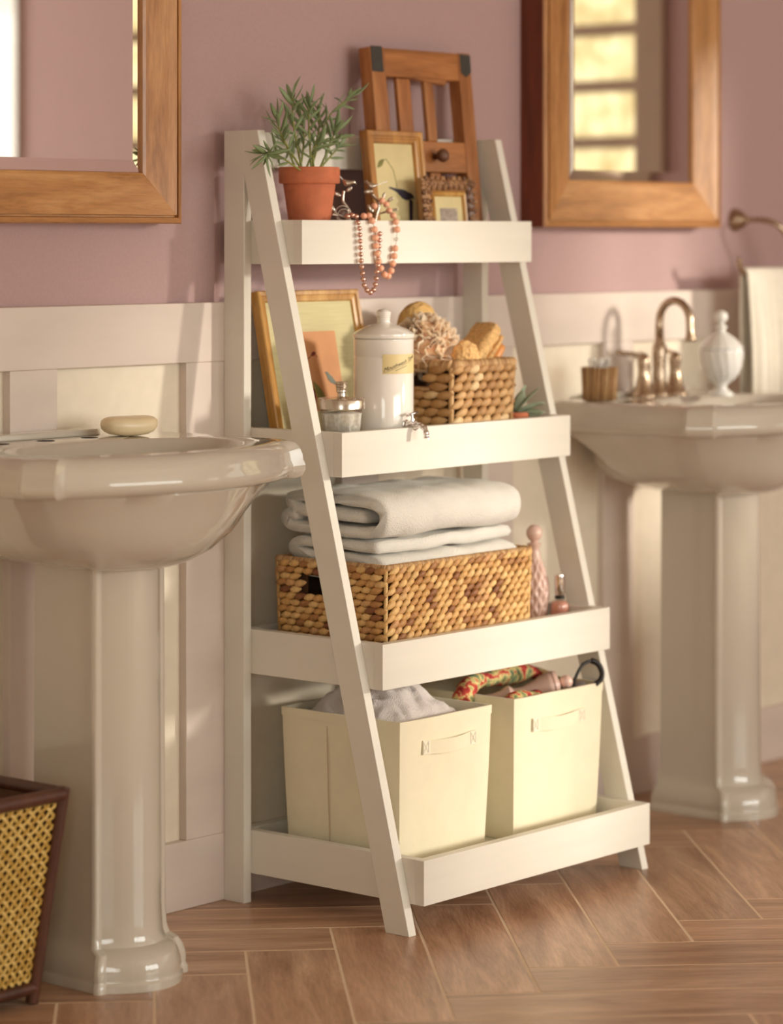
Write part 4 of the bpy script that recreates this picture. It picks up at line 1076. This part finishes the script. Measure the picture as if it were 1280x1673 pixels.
# ================================================================== BOTTOM TRAY
def make_bin(x0, x1, yf, yb, z0, z1, label, hz_, hx0, hx1, bulge, seed):
    t = thing('fabric_bin', ((x0+x1)/2, (yf+yb)/2, z0), label, 'storage bin')
    def rloop(z, e, jit=0):
        L = []; r = .008; cx_, cy_ = (x0+x1)/2, (yf+yb)/2; hx_, hy_ = (x1-x0)/2-e, (yb-yf)/2-e; n_ = 12
        pts = []
        cs = [(-1,-1),(1,-1),(1,1),(-1,1)]
        for i in range(4):
            a, b = cs[i], cs[(i+1) % 4]
            for k in range(n_):
                q = (k+.0)/n_; x = (a[0]*(1-q)+b[0]*q)*hx_; y = (a[1]*(1-q)+b[1]*q)*hy_
                if k == 0:
                    x -= a[0]*r*.3; y -= a[1]*r*.3
                bl = math.sin(PI*q)
                w_ = bulge*bl*noise.noise(Vector((x*9, y*9, z*11+seed)))
                nx_, ny_ = [(0,-1),(1,0),(0,1),(-1,0)][i]
                pts.append((cx_+x+nx_*w_, cy_+y+ny_*w_, z))
        return pts
    zs = [0, .01, .05, .1, .15, .2, .25, 1]; H_ = z1-z0
    outer = [rloop(z0+H_*q, .009*max(0, 1-q)**1.3+(.006 if q == 0 else 0)) for q in (0, .03, .12, .25, .4, .55, .7, .85, .95, 1)]
    inner = [rloop(z0+H_*q, .0035+.009*max(0, 1-q)**1.3) for q in (1, .9, .6, .3, .05)]
    MB().loft(outer+inner, True, True).build('body', M_canvas, t, smooth=40)
    # hem band round the top, seams, handle
    hem = [rloop(z0+H_*q, -.0012+.009*max(0, 1-q)**1.3) for q in (.945, 1.004)]; hin = [rloop(z0+H_*1.004, .0042), rloop(z0+H_*.945, .0045)]
    MB().loft(hem+hin, False, False).build('hem', M_canvas, t, smooth=40)
    m = MB(); xs0 = x0-.0006
    ymid = yb-(yb-yf)*.40
    for q in range(10):
        za, zb_ = z0+H_*(.02+.092*q), z0+H_*(.02+.092*(q+1)); ea, eb = .009*(1-(za-z0)/H_)**1.3, .009*max(0,1-(zb_-z0)/H_)**1.3
        m.add([(xs0+ea-.0005, ymid-.0012, za), (xs0+ea-.0005, ymid+.0012, za), (xs0+eb-.0005, ymid+.0012, zb_), (xs0+eb-.0005, ymid-.0012, zb_)], [(0,3,2,1)])
    m.build('side_seam', M_canvas_in, t)
    yfz = lambda z: yf+.009*max(0,1-(z-z0)/H_)**1.3
    m = MB(); n_ = 14; w_ = .0125; loops = []
    for i in range(n_+1):
        q = i/n_; x = hx0+(hx1-hx0)*q; o_ = .002+.008*max(0, math.sin(PI*min(1,max(0,(q-.16)/.68))))**.8
        zc = hz_-.0030*math.sin(PI*q)
        y = yfz(zc)-o_
        loops.append([(x, y-.0018, zc-w_), (x, y-.0018, zc+w_), (x, y+.0006, zc+w_), (x, y+.0006, zc-w_)])
    hd = MB().loft(loops).build('handle', M_canvas, t, bevel=.0006)
    for xa in (hx0, hx1-.016):                        # cross-stitched ends
        mm = MB(); yy = yfz(hz_)-.0044
        for (p, q) in [((0,-1),(1,1)),((0,1),(1,-1)),((0,-1),(1,-1)),((0,1),(1,1)),((0,-1),(0,1)),((1,-1),(1,1))]:
            mm.tube([(xa+.001+.014*p[0], yy, hz_+.0105*p[1]), (xa+.001+.014*q[0], yy, hz_+.0105*q[1])], .0005, 5)
        mm.build('stitching', M_cotton, hd)
    return t
binL = make_bin(.036, .297, -.3695, -.088, F4+.0005, .3515, 'cream fabric bin with a terry towel in it, left of the two bins', .3015, .096, .245, .005, 2.0)
binR = make_bin(.362, .640, -.3685, -.115, F4+.0005, .3525, 'cream fabric bin holding floral cloth and bath tools, right of the two bins', .3000, .415, .575, .006, 7.0)
# terry towel heaped in the left bin
m = MB(); nx_, ny_ = 46, 46; vs = []; fs = []
bx_0, bx_1, by_0, by_1 = .047, .287, -.357, -.100
for i in range(nx_+1):
    for j in range(ny_+1):
        u, v = i/nx_, j/ny_; x = bx_0+(bx_1-bx_0)*u; y = by_0+(by_1-by_0)*v
        dome = (max(0, 1-abs(2*u-1)**2.6)*max(0, 1-abs(2*v-1)**2.6))**.6
        n1 = noise.noise(Vector((x*16, y*16, 4.2))); n2 = abs(noise.noise(Vector((x*30+n1, y*22, 1.7)))); n3 = noise.noise(Vector((x*70, y*70, 9)))
        z = .300+.098*dome+.014*n1*dome-.022*n2*dome+.004*n3+.018*dome*(v-.4)-.012*(u-.3)
        vs.append((x, y, z))
for i in range(nx_):
    for j in range(ny_):
        a = i*(ny_+1)+j; fs.append((a, a+ny_+1, a+ny_+2, a+1))
m.add(vs, fs)
rimi = [i*(ny_+1) for i in range(nx_+1)]+[nx_*(ny_+1)+j for j in range(1, ny_+1)]+[i*(ny_+1)+ny_ for i in range(nx_-1, -1, -1)]+[j for j in range(ny_-1, 0, -1)]
k0 = len(m.v); m.v += [(m.v[i][0]*.97+.005, m.v[i][1], .16) for i in rimi]
for k in range(len(rimi)):
    j = (k+1) % len(rimi); m.f.append((rimi[j], rimi[k], k0+k, k0+j))
m.f.append(tuple(range(k0, k0+len(rimi))))
tag(m.build('heaped_towel', M_terry_pink, smooth=True), 'crumpled pinkish white terry towel heaped in the left fabric bin', 'towel')
# floral roll bent in a horseshoe
fl_pts = [pxp(755, 1150, y=-.26), pxp(770, 1118, y=-.25), pxp(810, 1106, y=-.23), pxp(860, 1098, y=-.22), pxp(893, 1110, y=-.24), pxp(888, 1135, y=-.30), pxp(860, 1143, y=-.335), pxp(830, 1152, y=-.340)]
fp = smooth_path(fl_pts, 9); rads = [.0165+.004*math.sin(i*.35)+.003*noise.noise(Vector((i*.3, 0, 0))) for i in range(len(fp))]
m = MB().tube(fp, rads, 20)
m.v = [tuple(Vector(v)+Vector((1,1,1))*.0035*noise.noise(Vector(v)*70)) for v in m.v]
tag(m.build('floral_cloth_roll', M_floral, smooth=True), 'red and green floral print cloth roll in the right fabric bin', 'cloth')
# pink turned handle
a0 = pxp(795, 1146, y=-.235); a1 = pxp(912, 1117, y=-.330); ax = (a1-a0); Lm = ax.length
pr2 = [(.001,0),(.012,.001),(.013,.05),(.012,.10),(.0135,.22),(.0185,.30),(.0195,.335),(.0165,.36),(.0115,.40),(.0105,.52),(.0125,.58),(.0145,.64),(.021,.76),(.0250,.86),(.0262,.90),(.0250,.93),(.0265,.95),(.0245,1.0),(.010,1.005),(.007,1.03)]
m = MB().lathe([(r, z*Lm) for r, z in pr2], 32); m.xf(Matrix.Translation(a0) @ dir_quat(ax, 'Z').to_matrix().to_4x4())
mg = thing('wooden_massager', tuple(a0), 'pale pink turned massager with a knob in the right fabric bin', 'massager')
m.build('turned_handle', M_pink, mg, smooth=40)
MB().ell(a1+ax.normalized()*.0165, (.0125,.0125,.0125), None, 18, 12).build('knob', M_pink, mg, smooth=True)
# grey styling tool with a coiled cord
g0 = pxp(925, 1140, y=-.325); 
gt = thing('styling_tool', tuple(g0), 'grey hair styling tool with a black coiled cord in the right fabric bin', 'hair tool')
MB().tube([g0+Vector((0,0,-.03)), g0, pxp(950, 1123, y=-.335), pxp(953, 1121, y=-.335)], [.0125,.0125,.0125,.010], 18).build('barrel', M_greyplastic, gt, smooth=40)
MB().tube([pxp(945, 1140, y=-.315), pxp(950, 1130, y=-.315), pxp(968, 1118, y=-.325), pxp(971, 1117, y=-.325)], [.012,.012,.0115,.009], 18).build('barrel', M_greyplastic, gt, smooth=40)
cp = smooth_path([pxp(938,1128,y=-.350), pxp(940,1110,y=-.352), pxp(951,1088,y=-.356), pxp(965,1080,y=-.362), pxp(977,1084,y=-.368), pxp(984,1098,y=-.372), pxp(982,1110,y=-.372), pxp(973,1118,y=-.366)], 14)
MB().tube(cp[:50], .0030, 8).build('cord', M_black, gt, smooth=True)
MB().tube(cp[44:], [.0050+.0014*math.sin(i*2.1) for i in range(len(cp)-44)], 8).build('coiled_cord', M_black, gt, smooth=True)

# ================================================================== RIGHT SINK THINGS
# ---- faucet
fa = thing('faucet', (RX, -.075, DECK), 'brushed nickel arched faucet with two lever handles on the right sink', 'faucet')
fy = -.072
MB().lathe([(.026,0),(.026,.004),(.021,.012),(.0150,.030),(.0135,.060),(.0155,.085),(.0150,.105),(.0120,.112),(.0098,.118),(.0095,.130)], 28, (RX,fy,DECK)).build('spout_body', M_nickel, fa, smooth=True)
arc = [(RX, fy, DECK+.12), (RX, fy, DECK+.15)]
for k in range(15):
    a = PI*k/14; arc.append((RX, fy-.039+.039*math.cos(a), DECK+.158+.045*math.sin(a)))
arc += [(RX, fy-.0785, DECK+.145), (RX, fy-.079, DECK+.133), (RX, fy-.0795, DECK+.124), (RX, fy-.0797, DECK+.117)]
MB().tube(arc, [.0095,.0090]+[.0085]*15+[.0085,.0092,.0115,.0128], 18).build('spout', M_nickel, fa, smooth=True)
MB().lathe([(.003,0),(.003,.035),(.005,.038),(.005,.044),(.001,.046)], 12, (RX,fy+.028,DECK+.02)).build('lift_rod', M_nickel, fa, smooth=True)
for sg in (-1, 1):
    hx_ = RX+sg*.058
    h = MB().lathe([(.029,0),(.029,.003),(.024,.010),(.0165,.026),(.0120,.046),(.0115,.060),(.0135,.074),(.0125,.082),(.008,.090),(.001,.094)], 28, (hx_,fy,DECK)).build('handle_base', M_nickel, fa, smooth=True)
    MB().tube(smooth_path([(hx_,fy,DECK+.084),(hx_-.012,fy+.018,DECK+.090),(hx_-.026,fy+.040,DECK+.092),(hx_-.031,fy+.048,DECK+.098)] if sg < 0 else [(hx_,fy,DECK+.084),(hx_+.012,fy+.018,DECK+.090),(hx_+.026,fy+.040,DECK+.092),(hx_+.031,fy+.048,DECK+.098)], 6), .0052, 12).build('lever', M_nickel, h, smooth=True)
# ---- wicker cup with cotton swabs
sx_, sy_ = RX-.243, -.092
cu_ = thing('swab_cup', (sx_, sy_, DECK), 'small wicker cup of cotton swabs at the left of the right sink', 'cup')
MB().lathe([(.030,0),(.031,.002),(.0335,.066),(.0335,.068),(.031,.068),(.028,.006),(.001,.006)], 32, (sx_,sy_,DECK+.0005)).build('cup_wall', M_liner, cu_, smooth=40)
for k in range(26):
    a = 2*PI*k/26; r0, r1 = .0318, .0352
    MB().tube([(sx_+r0*math.cos(a), sy_+r0*math.sin(a), DECK+.002), (sx_+r1*math.cos(a+.12), sy_+r1*math.sin(a+.12), DECK+.070)], .0034, 7).build('wicker_rod', M_wickrim, cu_, smooth=True)
rn = random.Random(2)
for k in range(14):
    a = rn.uniform(0, 6.28); r = .022*math.sqrt(rn.random()); x, y = sx_+r*math.cos(a), sy_+r*math.sin(a); zt_ = DECK+.074+rn.uniform(0,.010)
    s_ = MB().tube([(sx_+.6*r*math.cos(a), sy_+.6*r*math.sin(a), DECK+.008), (x, y, zt_)], .0011, 6).build('swab_stick', M_cotton, cu_)
    MB().ell((x, y, zt_+.003), (.003,.003,.0065), None, 8, 6).build('cotton_tip', M_cotton, s_, smooth=True)
# ---- covered milk glass jar
mx_, my_ = RX+.066, -.185
mj = thing('apothecary_jar', (mx_, my_, DECK), 'white milk glass jar with swirled ribs and knob lid on the right sink', 'jar')
rib = lambda a, z, r: .0016*math.sin(16*a+z*70) if .030 < z < .098 else 0
MB().lathe([(.027,0),(.028,.003),(.024,.008),(.013,.016),(.0115,.021),(.016,.027),(.027,.036),(.037,.048),(.0435,.064),(.0462,.082),(.0470,.094),(.0470,.098),(.044,.100),(.001,.100)], 64, (mx_,my_,DECK+.0005), mod=rib).build('jar_body', M_milk, mj, smooth=True)
MB().lathe([(.0475,.1005),(.0465,.104),(.040,.112),(.030,.122),(.020,.130),(.0105,.136),(.0085,.141),(.0130,.145),(.0125,.149),(.0060,.152),(.0055,.155),(.0120,.160),(.0150,.168),(.0120,.177),(.005,.181),(.001,.182)], 48, (mx_,my_,DECK+.0005), mod=lambda a, z, r: (.0012*math.sin(16*a+z*50) if z < .13 else 0)).build('lid', M_milk, mj, smooth=True)
# ---- towel hook on the wall and hand towel
hk = thing('towel_holder', (1.66, WY, 1.15), 'curved nickel towel holder on the wall above the right sink', 'towel holder')
hx0_, hz0_ = 1.685, 1.237
m = MB().lathe([(.027,0),(.027,.003),(.022,.014),(.013,.028),(.0075,.036),(.0065,.040)], 24); m.xf(Matrix.Translation((hx0_, WY, hz0_)) @ Matrix.Rotation(PI/2, 4, 'X')); m.build('rosette', M_nickel, hk, smooth=True)
MB().tube(smooth_path([(hx0_,-.010,hz0_),(hx0_+.004,-.050,hz0_-.001),(hx0_+.012,-.078,hz0_-.010),(hx0_+.035,-.090,hz0_-.035),(hx0_+.062,-.092,hz0_-.075),(hx0_+.060,-.092,hz0_-.108),(hx0_+.030,-.092,hz0_-.120),(hx0_-.02,-.092,hz0_-.120),(hx0_-.125,-.092,hz0_-.120),(hx0_-.150,-.092,hz0_-.112),(hx0_-.164,-.094,hz0_-.086)], 8), .0062, 14).build('bar', M_nickel, hk, smooth=True)
bzt = hz0_-.120+.0075
m = MB(); loops = []; nx_ = 40
for i in range(nx_+1):
    q = i/nx_; x = hx0_-.142+.200*q; L = []
    prof_ = [(-.0845, -.285), (-.0840, -.17), (-.0835, -.10), (-.0832, -.03), (-.0832, -.008), (-.086, .0015), (-.092, .0040), (-.098, .0015), (-.1015, -.008), (-.103, -.03), (-.106, -.10), (-.110, -.17), (-.112, -.286)]
    for j, (y, z) in enumerate(prof_):
        dn = min(1, abs(z)/.12); fold = (.0075*math.sin(q*19+.6)+.004*math.sin(q*41))*dn*(1 if j > 6 else .25)
        if j > 6: L.append((x+.004*dn*math.sin(q*9), y-.004*dn+fold-.006*dn, bzt+z))
        else: L.append((x, y+fold*.5, bzt+z))
    loops.append(L)
m.loft(loops, False, False, closed=False)
tw_ = m.build('hand_towel', M_towel2, smooth=True); so = tw_.modifiers.new('thickness', 'SOLIDIFY'); so.thickness = .0045; so.offset = 0
tag(tw_, 'cream white hand towel hanging on the curved holder behind the white jar', 'towel')

# ------------------------------------------------------------------ tidy
for o in bpy.data.objects:
    if '_o' in o: del o['_o']
